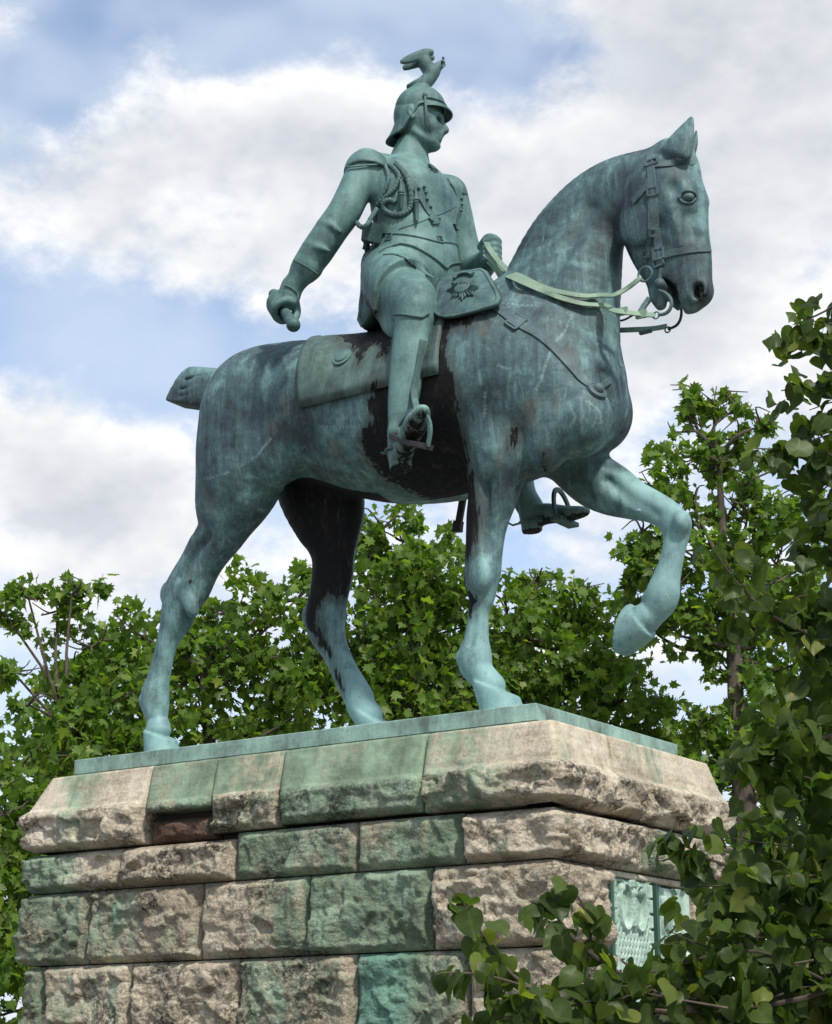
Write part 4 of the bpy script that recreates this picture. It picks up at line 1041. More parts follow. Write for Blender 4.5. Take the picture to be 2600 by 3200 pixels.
# ---------------------------------------------------------------- patinated bronze
def bronze(name, light=(0.188, 0.300, 0.292), mid=(0.090, 0.142, 0.148), deep=(0.036, 0.050, 0.056), streak=1.0, bias=0.0, uses=True, rusty=0.3, runs=20):
    m, nt, p = new_mat(name)
    tc = nt.nodes.new('ShaderNodeTexCoord').outputs['Object']
    big = noise(nt, tc, 1.6, 5, 0.6)
    cloud = noise(nt, tc, 6.0, 6, 0.65, 0.4)
    fine = noise(nt, tc, 45.0, 4, 0.7)
    run = noise(nt, mapping(nt, tc, (runs, runs, runs * 0.09)), 1.0, 5, 0.65, 0.3)
    v = math_node(nt, 'MULTIPLY_ADD', math_node(nt, 'SUBTRACT', big, 0.5), 0.85, math_node(nt, 'MULTIPLY_ADD', math_node(nt, 'SUBTRACT', cloud, 0.5), 0.60, 0.5))
    v = math_node(nt, 'ADD', v, math_node(nt, 'MULTIPLY', math_node(nt, 'SUBTRACT', run, 0.5), 0.42 * streak))
    v = math_node(nt, 'ADD', v, math_node(nt, 'MULTIPLY', math_node(nt, 'SUBTRACT', fine, 0.5), 0.22))
    if uses:
        v = math_node(nt, 'ADD', v, math_node(nt, 'MULTIPLY', attr(nt, 'tone'), 0.34))
    v = math_node(nt, 'ADD', v, bias)
    r = ramp(nt, [(0.30, deep), (0.50, mid), (0.70, light), (0.92, tuple(min(1, c * 1.25 + 0.02) for c in light))])
    nt.links.new(v, r.inputs[0])
    col = r.outputs[0]
    # chalky runs where rain has washed the metal
    wash = step(nt, noise(nt, mapping(nt, tc, (runs * 0.9, runs * 0.9, 1.3), (2.2, 3.1, 0.4)), 1.0, 5, 0.7, 0.4), 0.54, 0.72)
    col = mix(nt, math_node(nt, 'MULTIPLY', wash, 0.34 * streak), col, tuple(min(1, c * 1.25 + 0.02) for c in light))
    grime = step(nt, noise(nt, mapping(nt, tc, (1, 1, 0.7), (9.1, 2.0, 4.0)), 3.2, 6, 0.68), 0.52, 0.72)
    col = mix(nt, math_node(nt, 'MULTIPLY', grime, 0.60), col, tuple(c * 0.75 for c in deep))
    # rusty brown tints
    br = noise(nt, mapping(nt, tc, (3.2, 3.2, 1.6), (7.3, 1.1, 2.7)), 1.0, 5, 0.65)
    rv = step(nt, br, 0.60, 0.80)
    rv = math_node(nt, 'MULTIPLY', rv, rusty)
    if uses:
        rr = math_node(nt, 'ADD', attr(nt, 'rust'), math_node(nt, 'MULTIPLY', math_node(nt, 'SUBTRACT', cloud, 0.5), 1.6))
        rv = math_node(nt, 'MAXIMUM', rv, math_node(nt, 'MULTIPLY', step(nt, rr, 0.45, 1.15), 0.60))
    col = mix(nt, rv, col, (0.115, 0.082, 0.055))
    if uses:
        # pale mineral lines along the casting seams
        pv = math_node(nt, 'ADD', attr(nt, 'pale'), math_node(nt, 'MULTIPLY', math_node(nt, 'SUBTRACT', fine, 0.55), 1.0))
        col = mix(nt, math_node(nt, 'MULTIPLY', step(nt, pv, 0.35, 1.0), 0.38), col, (0.30, 0.42, 0.42))
        # sheltered places that never turned green, and painted-in shade: dark skin with ragged edges and drips
        jag = noise(nt, mapping(nt, tc, (26, 26, 4)), 1.0, 5, 0.68)
        dv = math_node(nt, 'ADD', attr(nt, 'dark'), math_node(nt, 'MULTIPLY', math_node(nt, 'SUBTRACT', jag, 0.5), 0.24))
        dk = step(nt, dv, 0.0, 0.022)
        run2 = step(nt, noise(nt, mapping(nt, tc, (34, 34, 1.6), (1.0, 6.0, 2.0)), 1.0, 5, 0.7), 0.56, 0.70)
        dk = math_node(nt, 'MULTIPLY', dk, math_node(nt, 'MULTIPLY_ADD', run2, -0.38, 1.0))
        film = step(nt, noise(nt, mapping(nt, tc, (12, 12, 2)), 1.0, 4, 0.7), 0.52, 0.78)
        dcol = mix(nt, film, (0.012, 0.0115, 0.0125), (0.042, 0.036, 0.031))
        halo = step(nt, math_node(nt, 'ADD', dv, math_node(nt, 'MULTIPLY', math_node(nt, 'SUBTRACT', cloud, 0.5), 0.20)), -0.10, 0.01)
        col = mix(nt, math_node(nt, 'MULTIPLY', halo, 0.55), col, (0.040, 0.036, 0.032))
        col = mix(nt, dk, col, dcol)
        spec = math_node(nt, 'MULTIPLY_ADD', dk, -0.27, 0.35); nt.links.new(spec, p.inputs['Specular IOR Level'])
    # pits
    vor = nt.nodes.new('ShaderNodeTexVoronoi'); vor.inputs['Scale'].default_value = 14
    nt.links.new(tc, vor.inputs['Vector'])
    pit = math_node(nt, 'LESS_THAN', vor.outputs['Distance'], 0.075)
    col = mix(nt, math_node(nt, 'MULTIPLY', pit, 0.55), col, (0.03, 0.035, 0.035))
    nt.links.new(col, p.inputs['Base Color'])
    p.inputs['Roughness'].default_value = 0.62
    if not uses: p.inputs['Specular IOR Level'].default_value = 0.35
    bmp = nt.nodes.new('ShaderNodeBump'); bmp.inputs['Strength'].default_value = 0.35; bmp.inputs['Distance'].default_value = 0.02
    hgt = math_node(nt, 'ADD', math_node(nt, 'MULTIPLY', cloud, 0.6), math_node(nt, 'MULTIPLY', fine, 0.35))
    nt.links.new(hgt, bmp.inputs['Height']); nt.links.new(bmp.outputs[0], p.inputs['Normal'])
    return m

M_HORSE = bronze('horse_bronze', light=(0.150, 0.270, 0.262), mid=(0.058, 0.108, 0.112), deep=(0.024, 0.036, 0.042), bias=-0.03, rusty=0.4)
M_RIDER = bronze('rider_bronze', light=(0.112, 0.212, 0.195), mid=(0.062, 0.125, 0.119), deep=(0.028, 0.052, 0.054), streak=0.9, bias=0.03, rusty=0.15)
M_TRIM = bronze('trim_bronze', light=(0.108, 0.200, 0.185), mid=(0.058, 0.116, 0.111), deep=(0.026, 0.048, 0.050), streak=0.8, uses=False, rusty=0.15)
M_HEADGEAR = bronze('bridle_bronze', light=(0.122, 0.191, 0.195), mid=(0.067, 0.109, 0.115), deep=(0.032, 0.051, 0.059), streak=0.4, uses=False, rusty=0.35)
M_REIN = bronze('rein_bronze', light=(0.195, 0.285, 0.205), mid=(0.145, 0.225, 0.165), deep=(0.03, 0.036, 0.03), streak=0.3, bias=0.12, uses=False, rusty=0.3)
M_DARK = bronze('dark_bronze', light=(0.050, 0.055, 0.055), mid=(0.028, 0.027, 0.027), deep=(0.014, 0.013, 0.014), streak=0.3, uses=False, rusty=0.2)
M_CLOTH = bronze('saddle_cloth_bronze', light=(0.098, 0.162, 0.145), mid=(0.056, 0.096, 0.088), deep=(0.026, 0.038, 0.036), bias=0.05, rusty=0.5)

statue = empty('equestrian_statue', (-2.12, 1.015, -0.13))
tag(statue, 'green patinated bronze horse and helmeted rider on the stone pedestal', 'statue')

def lines_mask(V, lines, r):
    """1 on the polylines, falling to 0 at distance r"""
    d = np.full(len(V), 1e9)
    for ln in lines:
        P = spline([V3(p) for p in ln], 6)
        for p in P:
            d = np.minimum(d, ((V - p) ** 2).sum(1))
    return np.clip(1 - np.sqrt(d) / r, 0, 1)

def vertex_normals(V, F):
    n = np.cross(V[F[:, 2]] - V[F[:, 0]], V[F[:, 3]] - V[F[:, 1]])
    N = np.zeros_like(V)
    for k in range(4):
        for j in range(3):
            N[:, j] += np.bincount(F[:, k], n[:, j], len(V))
    return N / (np.linalg.norm(N, axis=1)[:, None] + 1e-12)

# ---- horse mesh, its stains and painted shade
HV, HF = build_horse_field(0.0125).mesh(1)
HN = vertex_normals(HV, HF)
def xz(*pts): return [(p[0], p[2]) for p in pts]
x, y, z = HV[:, 0], HV[:, 1], HV[:, 2]
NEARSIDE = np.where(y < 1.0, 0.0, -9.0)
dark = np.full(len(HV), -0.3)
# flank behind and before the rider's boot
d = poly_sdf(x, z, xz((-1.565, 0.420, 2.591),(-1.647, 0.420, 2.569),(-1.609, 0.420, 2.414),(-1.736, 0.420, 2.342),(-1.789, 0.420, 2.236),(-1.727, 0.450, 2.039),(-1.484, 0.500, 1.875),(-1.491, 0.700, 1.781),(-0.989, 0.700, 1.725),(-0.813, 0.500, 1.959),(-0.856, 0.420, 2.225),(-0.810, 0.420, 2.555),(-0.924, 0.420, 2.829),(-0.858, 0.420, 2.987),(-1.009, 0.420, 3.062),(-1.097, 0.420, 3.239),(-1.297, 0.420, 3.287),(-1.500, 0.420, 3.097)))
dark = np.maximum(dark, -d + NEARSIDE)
# dark streaks under the holster, its shadow partly painted in
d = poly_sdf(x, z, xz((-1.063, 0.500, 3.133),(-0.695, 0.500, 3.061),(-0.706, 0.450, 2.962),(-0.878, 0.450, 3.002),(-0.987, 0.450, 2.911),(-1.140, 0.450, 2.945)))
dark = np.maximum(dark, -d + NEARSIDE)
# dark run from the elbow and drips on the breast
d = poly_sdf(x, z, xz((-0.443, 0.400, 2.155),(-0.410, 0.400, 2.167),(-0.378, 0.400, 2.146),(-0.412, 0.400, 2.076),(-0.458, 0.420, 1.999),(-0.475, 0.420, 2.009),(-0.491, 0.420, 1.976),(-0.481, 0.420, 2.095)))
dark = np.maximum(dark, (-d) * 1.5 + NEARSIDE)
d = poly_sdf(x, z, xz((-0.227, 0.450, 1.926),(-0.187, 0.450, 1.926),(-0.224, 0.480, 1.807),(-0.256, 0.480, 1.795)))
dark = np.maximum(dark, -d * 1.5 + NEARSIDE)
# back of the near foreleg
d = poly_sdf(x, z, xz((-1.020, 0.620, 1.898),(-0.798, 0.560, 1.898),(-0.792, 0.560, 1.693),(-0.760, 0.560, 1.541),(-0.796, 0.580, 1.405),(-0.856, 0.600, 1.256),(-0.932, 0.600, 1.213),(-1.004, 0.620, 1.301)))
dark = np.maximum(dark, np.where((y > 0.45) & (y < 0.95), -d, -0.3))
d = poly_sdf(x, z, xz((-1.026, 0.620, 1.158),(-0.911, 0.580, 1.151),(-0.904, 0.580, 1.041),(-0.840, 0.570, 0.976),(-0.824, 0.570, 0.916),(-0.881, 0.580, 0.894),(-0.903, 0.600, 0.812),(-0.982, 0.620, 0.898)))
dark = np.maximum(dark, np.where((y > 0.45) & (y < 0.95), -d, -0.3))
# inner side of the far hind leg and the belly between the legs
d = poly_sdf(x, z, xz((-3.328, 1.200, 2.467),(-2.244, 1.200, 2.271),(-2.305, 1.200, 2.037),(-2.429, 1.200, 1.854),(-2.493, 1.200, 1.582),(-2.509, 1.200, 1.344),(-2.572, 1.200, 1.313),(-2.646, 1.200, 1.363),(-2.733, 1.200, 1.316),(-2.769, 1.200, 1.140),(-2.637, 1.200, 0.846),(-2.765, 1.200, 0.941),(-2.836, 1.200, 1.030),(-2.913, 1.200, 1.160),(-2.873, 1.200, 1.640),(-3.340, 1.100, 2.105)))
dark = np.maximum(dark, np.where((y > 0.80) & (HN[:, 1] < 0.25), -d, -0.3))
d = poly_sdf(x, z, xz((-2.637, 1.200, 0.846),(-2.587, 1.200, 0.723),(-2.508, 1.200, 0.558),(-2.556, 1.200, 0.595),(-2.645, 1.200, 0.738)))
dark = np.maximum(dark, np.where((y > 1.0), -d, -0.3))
dark = np.maximum(dark, np.where((z > 1.4) & (z < 2.2) & (x < -1.9) & (y > 0.82) & (y < 1.3), (-HN[:, 2] - 0.45) * 0.2, -0.3))  # downward faces here: dark skin with some shade painted in
# hollow of the hock, and shade painted into the nostrils and mouth
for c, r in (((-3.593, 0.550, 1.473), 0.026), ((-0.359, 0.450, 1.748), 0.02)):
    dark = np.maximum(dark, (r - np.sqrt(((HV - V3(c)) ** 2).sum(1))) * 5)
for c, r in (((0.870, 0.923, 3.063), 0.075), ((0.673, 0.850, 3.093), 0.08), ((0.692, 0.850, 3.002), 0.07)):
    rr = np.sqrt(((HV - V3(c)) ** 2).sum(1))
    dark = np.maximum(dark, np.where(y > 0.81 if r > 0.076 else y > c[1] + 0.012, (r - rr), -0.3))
pale = lines_mask(HV, [
    [(-3.492, 0.476, 2.291),(-3.266, 0.395, 2.258),(-3.087, 0.398, 2.271)], [(-2.988, 0.416, 2.298),(-2.817, 0.418, 2.359),(-2.739, 0.411, 2.419),(-2.661, 0.410, 2.480)],
    [(-0.216, 0.442, 2.391),(-0.167, 0.444, 2.477),(-0.128, 0.458, 2.603),(-0.086, 0.502, 2.738),(-0.046, 0.569, 2.837),(-0.042, 0.675, 3.001)],
    [(-2.145, 0.382, 2.471),(-1.939, 0.371, 2.426),(-1.755, 0.365, 2.384)], [(-0.478, 0.348, 2.600),(-0.409, 0.369, 2.565)], [(-0.302, 0.548, 3.100),(-0.513, 0.484, 3.152)],
    [(-0.623, 0.315, 2.576),(-0.624, 0.334, 2.489)], [(-0.604, 0.360, 2.418),(-0.642, 0.403, 2.252)], [(0.021, 0.483, 2.250),(0.074, 0.487, 2.132),(0.027, 0.498, 2.072)],
    [(0.207, 0.631, 2.110),(0.206, 0.590, 2.189),(0.154, 0.526, 2.243)], [(-2.960, 0.641, 2.003),(-2.954, 0.707, 2.002)], [(-3.951, 0.627, 0.391),(-3.928, 0.687, 0.405)]], 0.035)
rust = np.zeros(len(HV)); rustn = fbm(HV, 5.0, 4, 9)
for c, r in (((-0.293, 0.469, 2.230), 0.20), ((-0.379, 0.476, 2.183), 0.12), ((-0.074, 0.476, 2.268), 0.12), ((-3.350, 0.439, 2.129), 0.22), ((-2.441, 0.341, 2.678), 0.16), ((-2.631, 0.400, 2.532), 0.12), ((-2.050, 0.458, 2.296), 0.18),
             ((-0.402, 0.771, 3.787), 0.08), ((-0.430, 0.590, 3.254), 0.07), ((-0.005, 0.546, 2.663), 0.10), ((0.109, 0.858, 2.985), 0.10), ((-0.591, 0.335, 2.897), 0.16), ((-0.568, 0.475, 1.888), 0.10), ((-0.287, 0.667, 3.285), 0.05)):
    rust = np.maximum(rust, np.clip(1.0 - np.sqrt((((HV - V3(c)) * np.array([1.2, 1.0, 0.75])) ** 2).sum(1)) / (r * 1.25) * (0.5 + 1.1 * rustn), 0, 1))
tone = smoothstep(1.75, 0.5, z) * 0.9 + 0.25 * smoothstep(3.2, 3.7, z) * smoothstep(-2.0, -2.6, x)
tone = np.maximum(tone, 0.9 * smoothstep(-0.2, 0.3, x) * smoothstep(2.15, 1.8, z))
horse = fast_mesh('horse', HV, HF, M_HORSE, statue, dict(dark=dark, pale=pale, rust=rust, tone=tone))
TH = BVHTree.FromPolygons(HV.tolist(), HF.tolist())

# ---- rider mesh
RV, RF = build_rider_field(0.0105).mesh(2)
RN = vertex_normals(RV, RF)
x, y, z = RV[:, 0], RV[:, 1], RV[:, 2]
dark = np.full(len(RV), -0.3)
for c, r in (((-1.710, 0.550, 3.351), 0.20), ((-1.949, 0.750, 3.352), 0.22), ((-1.839, 0.700, 4.228), 0.10), ((-1.186, 0.200, 2.059), 0.055), ((-1.048, 0.100, 2.068), 0.06), ((-1.365, 0.280, 2.134), 0.03)):  # dark at seat and sole; shade painted between arm and torso
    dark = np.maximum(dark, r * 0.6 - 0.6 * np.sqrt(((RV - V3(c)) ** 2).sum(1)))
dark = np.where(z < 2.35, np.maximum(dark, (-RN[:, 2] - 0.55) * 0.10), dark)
tone = 0.15 + 0.5 * smoothstep(3.2, 2.9, z) + 0.25 * vnoise(RV, 2.3, 5)
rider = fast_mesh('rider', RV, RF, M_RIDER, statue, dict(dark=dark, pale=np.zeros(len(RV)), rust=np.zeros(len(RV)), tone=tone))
TR = BVHTree.FromPolygons(RV.tolist(), RF.tolist())

# ---- things laid on the surfaces
def snap(tree, P, off=0.0):
    out = []; nor = []
    for p in P:
        loc, n, i, dd = tree.find_nearest(Vector(p))
        out.append(np.array(loc + n * off)); nor.append(np.array(n))
    # soften the normals along the strap
    nor = np.array(nor); out = np.array(out)
    for _ in range(2):
        nor[1:-1] = (nor[:-2] + 2 * nor[1:-1] + nor[2:]) / 4
        out[1:-1] = (out[:-2] + 2 * out[1:-1] + out[2:]) / 4
    return out, nor

def strap(name, tree, pts, width, thick, mat, parent, n=6, off=0.0):
    thick = thick * 0.7
    P, N = snap(tree, spline([V3(p) for p in pts], n), thick * 0.3 + off)
    return MB().sweep(P, rect(width / 2, thick / 2), ups=N).build(name, mat, parent)

def cord(name, tree, pts, r, mat, parent, n=8, off=0.0, twist=True, closed=False):
    P, N = snap(tree, spline([V3(p) for p in pts], n), r * 0.7 + off)
    sc = [1 + (0.14 * math.sin(i * 2.1) if twist else 0) for i in range(len(P))]
    return MB().sweep(P, circ(r, 8), ups=N, scale=sc).build(name, mat, parent)

def boss(name, tree, p, prof, mat, parent, axis=None):
    loc, n, i, dd = tree.find_nearest(Vector(p))
    return MB().lathe(loc, axis or n, prof, 20).build(name, mat, parent)

def buckle(tree, p, q, w, l, t, mat, parent, name='buckle'):
    t = t * 0.55
    """a rectangular frame lying on the surface, its length from p towards q"""
    loc, n, i, dd = tree.find_nearest(Vector(p))
    a = (Vector(q) - Vector(p)); a = (a - a.dot(n) * n).normalized(); b = n.cross(a)
    c = loc + n * t
    ring = [c + a * l / 2 + b * w / 2, c + a * l / 2 - b * w / 2, c - a * l / 2 - b * w / 2, c - a * l / 2 + b * w / 2]
    mb = MB()
    for i in range(4):
        mb.sweep([ring[i], ring[(i + 1) % 4]], rect(t * 0.8, t * 0.7), up=n)
    mb.sweep([c - a * l / 2, c + a * l / 2], rect(t * 0.5, t * 0.5), up=n)
    return mb.build(name, mat, parent)

# saddle cloth draped over the back
def drape(name, tree, xs, angs, off, thick, mat, parent, axis_z, nu=36, nv=40, darkfn=None):
    """xs(t, s) gives X for angle fraction t and length fraction s"""
    V = []; 
    for iu in range(nu + 1):
        t = iu / nu; th = angs[0] + (angs[1] - angs[0]) * t
        for iv in range(nv + 1):
            X = xs(t, iv / nv)
            dirv = Vector((0, -math.cos(th), math.sin(th)))
            o = Vector((X, MID, axis_z)) + dirv * 2.5
            loc, n, i, dd = tree.ray_cast(o, -dirv)
            if loc is None: loc = Vector((X, MID, axis_z)) + dirv * 0.5
            edge = min(iu, nu - iu, iv, nv - iv)
            V.append(loc + dirv * (off + thick - (0.006 if edge == 2 else 0) + (0.004 if edge == 1 else 0)))
            
    m = nv + 1; F = []
    for iu in range(nu):
        for iv in range(nv):
            F.append((iu * m + iv, iu * m + iv + 1, (iu + 1) * m + iv + 1, (iu + 1) * m + iv))
    n0 = len(V)
    border = [iv for iv in range(nv + 1)] + [iu * m + nv for iu in range(1, nu + 1)] + [nu * m + iv for iv in range(nv - 1, -1, -1)] + [iu * m for iu in range(nu - 1, 0, -1)]
    for b in border:
        p = V[b]; c = Vector((p.x, MID, axis_z)); V.append(p + (c - p).normalized() * (thick + 0.02))
    k = len(border)
    for i in range(k):
        F.append((border[i], n0 + i, n0 + (i + 1) % k, border[(i + 1) % k]))
    o = mesh_obj(name, V, F, mat, parent); fix_normals(o)
    return o

AZ = 2.95
pb = (-2.311, 0.341, 2.647); pt = (-2.529, 1.000, 3.514)
thb = math.atan2(pb[2] - AZ, MID - pb[1])
def cloth_x(t, s):
    w = 1 - abs(2 * t - 1)                     # 0 at the hems, 1 on the spine
    back = pb[0] + (pt[0] - 0.06 - pb[0]) * w ** 1.5
    return back + (-0.95 - back) * s
cloth = drape('saddle_cloth', TH, cloth_x, (thb, math.pi - thb), 0.004, 0.026, M_CLOTH, horse, AZ)
CV = np.array([v.co for v in cloth.data.vertices])
dk = np.full(len(CV), -0.3)
d = poly_sdf(CV[:, 0], CV[:, 2], xz((-2.337, 0.750, 3.421),(-1.843, 0.450, 3.045),(-1.787, 0.420, 2.883),(-1.713, 0.420, 2.867),(-1.678, 0.420, 3.018),(-1.568, 0.420, 3.013),(-1.567, 0.420, 2.874),(-1.431, 0.420, 2.844),(-1.443, 0.500, 3.270),(-2.228, 0.800, 3.433)))
dk = np.maximum(dk, -d - 0.01)
d = poly_sdf(CV[:, 0], CV[:, 2], xz((-1.611, 0.420, 2.667),(-1.498, 0.420, 2.702),(-1.497, 0.420, 2.507),(-1.633, 0.420, 2.594)))
dk = np.maximum(dk, -d)
for nm, arr in (('dark', dk), ('pale', np.zeros(len(CV))), ('rust', np.full(len(CV), 0.12)), ('tone', np.zeros(len(CV)))):
    a = cloth.data.attributes.new(nm, 'FLOAT', 'POINT'); a.data.foreach_set('value', np.asarray(arr, dtype=np.float32))
TC = BVHTree.FromPolygons([tuple(v.co) for v in cloth.data.vertices], [tuple(p.vertices) for p in cloth.data.polygons])
strap('cloth_border', TC, [(-2.349, 0.400, 2.709), (-2.292, 0.420, 2.933), (-2.269, 0.620, 3.250)], 0.035, 0.012, M_CLOTH if False else M_TRIM, horse)
strap('cloth_border', TC, [(-2.334, 0.400, 2.689), (-2.011, 0.400, 2.663), (-1.528, 0.400, 2.617)], 0.035, 0.012, M_TRIM, horse)
boss('cloth_star', TC, (-1.928, 0.420, 2.974), [(0.085, 0.0), (0.085, 0.012), (0.06, 0.014), (0.055, 0.024), (0.03, 0.028), (0.0, 0.028)], M_TRIM, horse)

# bridle
strap('browband', TH, [(0.581, 0.773, 4.080), (0.711, 0.788, 4.064), (0.816, 0.822, 4.075), (0.867, 0.934, 4.100), (0.78, 1.0, 4.24)], 0.055, 0.022, M_HEADGEAR, horse)
strap('cheek_strap', TH, [(0.567, 0.858, 4.243), (0.617, 0.763, 4.038), (0.628, 0.758, 3.853), (0.617, 0.788, 3.691), (0.600, 0.825, 3.556), (0.603, 0.854, 3.424), (0.603, 0.875, 3.310)], 0.062, 0.024, M_HEADGEAR, horse)
strap('cheek_strap', TH, [(0.619, 0.766, 4.054), (0.587, 0.780, 3.719), (0.550, 0.823, 3.568), (0.517, 0.854, 3.458), (0.481, 0.885, 3.371)], 0.030, 0.020, M_HEADGEAR, horse)
strap('throat_lash', TH, [(0.623, 0.753, 3.962), (0.547, 0.754, 3.883), (0.453, 0.776, 3.824)], 0.050, 0.022, M_HEADGEAR, horse)
strap('noseband', TH, [(0.636, 0.862, 3.376), (0.728, 0.866, 3.381), (0.839, 0.892, 3.381), (0.922, 0.942, 3.385), (0.948, 0.992, 3.401)], 0.050, 0.020, M_HEADGEAR, horse)
for p, q, w, l in (((0.592, 0.824, 3.558), (0.581, 0.851, 3.440), 0.085, 0.05), ((0.603, 0.858, 3.399), (0.599, 0.875, 3.311), 0.080, 0.08), ((0.624, 0.757, 3.854), (0.619, 0.768, 3.782), 0.075, 0.06), ((0.498, 0.865, 3.429), (0.483, 0.882, 3.381), 0.045, 0.05), ((0.618, 0.779, 4.099), (0.626, 0.758, 4.010), 0.09, 0.05), ((0.594, 0.871, 3.337), (0.596, 0.879, 3.294), 0.08, 0.05)):
    buckle(TH, p, q, w, l, 0.020, M_HEADGEAR, horse)
# eye: ball and lids
loc, n, i_, dd = TH.find_nearest(Vector((0.857, 0.856, 3.786)))
eb = Field(np.array(loc) - 0.12, np.array(loc) + 0.12, 0.007)
eb.ell(np.array(loc) + np.array(n) * -0.016, (0.050, 0.040, 0.037), 0.0, rot=(0, 12, 0))
EV_, EF_ = eb.mesh(1); fast_mesh('eye', EV_, EF_, M_HEADGEAR, horse)
cord('eyelid', TH, [(0.803, 0.821, 3.776), (0.824, 0.830, 3.812), (0.856, 0.853, 3.828), (0.884, 0.881, 3.819), (0.900, 0.901, 3.792)], 0.011, M_HEADGEAR, horse, twist=False, off=0.0)
cord('eyelid', TH, [(0.803, 0.822, 3.772), (0.824, 0.839, 3.746), (0.855, 0.861, 3.739), (0.883, 0.884, 3.752), (0.900, 0.901, 3.788)], 0.008, M_HEADGEAR, horse, twist=False, off=0.0)
# breast strap, its plate and boss
strap('breast_strap', TH, [(-0.563, 0.442, 3.118), (-0.359, 0.432, 2.936), (-0.214, 0.454, 2.834), (-0.096, 0.491, 2.714), (0.001, 0.532, 2.583), (0.083, 0.590, 2.453), (0.166, 0.614, 2.358)], 0.070, 0.022, M_HEADGEAR, horse)
strap('breast_strap', TH, [(0.177, 0.650, 2.363), (0.152, 0.859, 2.500), (0.132, 1.128, 2.705)], 0.050, 0.020, M_HEADGEAR, horse)
buckle(TH, (-0.371, 0.431, 2.946), (-0.300, 0.435, 2.885), 0.12, 0.11, 0.02, M_HEADGEAR, horse)
strap('strap_plate', TH, [(-0.412, 0.432, 2.983), (-0.327, 0.433, 2.910)], 0.095, 0.035, M_HEADGEAR, horse)
boss('breast_boss', TH, (0.179, 0.625, 2.348), [(0.078, -0.01), (0.078, 0.014), (0.062, 0.022), (0.058, 0.016), (0.044, 0.020), (0.040, 0.040), (0.024, 0.056), (0.0, 0.060)], M_HEADGEAR, horse)

# bit: boss, curb cheek, rings

MB().lathe((0.639, 0.775, 3.124), (0.1, -1, 0), [(0.038, -0.03), (0.042, 0.0), (0.036, 0.02), (0.018, 0.032), (0.0, 0.035)], 18).build('bit_boss', M_HEADGEAR, horse)
MB().sweep(spline([(0.639, 0.775, 3.124), (0.637, 0.775, 3.072), (0.678, 0.775, 3.043), (0.719, 0.775, 2.992), (0.728, 0.775, 2.941), (0.707, 0.775, 2.898), (0.668, 0.775, 2.881), (0.622, 0.775, 2.885)], 5), circ(0.014, 8), up=(0, -1, 0)).build('curb_cheek', M_HEADGEAR, horse)
MB().sweep(spline([(0.639, 0.775, 3.124), (0.646, 0.775, 3.186), (0.660, 0.775, 3.239)], 5), circ(0.015, 8), up=(0, -1, 0)).build('curb_cheek', M_HEADGEAR, horse)
def ring(name, c, r, t, n2=(0, 0, 1), n1=(1, 0, 0), mat=M_HEADGEAR):
    return MB().sweep(arc(c, n1, n2, r)[:-1], circ(t, 6), up=(0, -1, 0), closed=True).build(name, mat, horse)
ring('snaffle_ring', (0.526, 0.775, 3.228), 0.056, 0.009)
ring('rein_ring', (0.602, 0.775, 2.886), 0.026, 0.006)
MB().sweep([(0.532, 0.825, 3.055), (0.497, 0.805, 3.000), (0.475, 0.785, 2.950)], rect(0.022, 0.012), up=(0, -1, 0)).build('curb_strap', M_HEADGEAR, horse)
ring('rein_ring', (0.468, 1.220, 2.955), 0.022, 0.006, mat=M_DARK)
MB().sweep(spline([(0.472, 1.220, 2.958), (0.541, 1.210, 2.965), (0.583, 1.200, 2.998), (0.602, 1.190, 3.051), (0.602, 1.180, 3.094)], 5), circ(0.011, 8), up=(0, -1, 0)).build('curb_cheek', M_DARK, horse)

# reins
def rein(pts, width, thick=0.012, mat=M_REIN, up=(0.2, -0.9, 0.35)):
    return MB().sweep(spline(pts, 6), rect(width / 2, thick / 2), up=up).build('rein', mat, horse)
def off(p, d):
    """a point on the skin of the horse moved outwards along the local normal"""
    loc, n, i_, dd = TH.find_nearest(Vector(p)); return tuple(loc + n * d)
rein([(-0.987, 1.000, 3.977), (-0.933, 0.970, 3.881), (-0.797, 0.880, 3.714), (-0.637, 0.780, 3.547), off((-0.416, 0.647, 3.357), 0.05), off((-0.283, 0.667, 3.268), 0.045), off((-0.117, 0.685, 3.188), 0.04), off((0.016, 0.758, 3.157), 0.04), off((0.098, 0.837, 3.165), 0.06), (0.311, 0.680, 3.081), (0.406, 0.720, 3.128), (0.490, 0.775, 3.210)], 0.042)
rein([(-0.997, 1.000, 3.868), (-0.886, 0.950, 3.747), (-0.743, 0.860, 3.584), off((-0.473, 0.629, 3.337), 0.06), off((-0.293, 0.639, 3.218), 0.045), off((-0.112, 0.673, 3.128), 0.04), off((0.016, 0.755, 3.091), 0.04), off((0.112, 0.858, 3.081), 0.06), (0.321, 0.670, 2.954), (0.461, 0.720, 2.915), (0.595, 0.775, 2.888)], 0.042)
rein([(-0.962, 1.000, 3.797), (-0.854, 0.940, 3.677), (-0.748, 0.880, 3.515)], 0.046)
rein([(-0.139, 1.240, 3.103), (0.005, 1.240, 3.065), (0.165, 1.240, 3.032), (0.332, 1.230, 2.998), (0.457, 1.220, 2.984)], 0.046)
MB().sweep(spline([(-0.002, 1.220, 3.139), (0.097, 1.220, 3.119), (0.188, 1.220, 3.141)], 6), circ(0.008, 6)).build('lead_line', M_DARK, horse)
for c in ((0.372, 0.690, 2.941), (0.501, 0.740, 2.905)):
    MB().box(c, (0.085, 0.022, 0.058), Matrix.Rotation(math.radians(3), 3, 'Y')).build('rein_keeper', M_HEADGEAR if c[0] < 0.3 else M_REIN, horse, smooth=False)
MB().box((0.279, 1.230, 2.983), (0.10, 0.03, 0.022)).build('rein_keeper', M_HEADGEAR, horse, smooth=False)

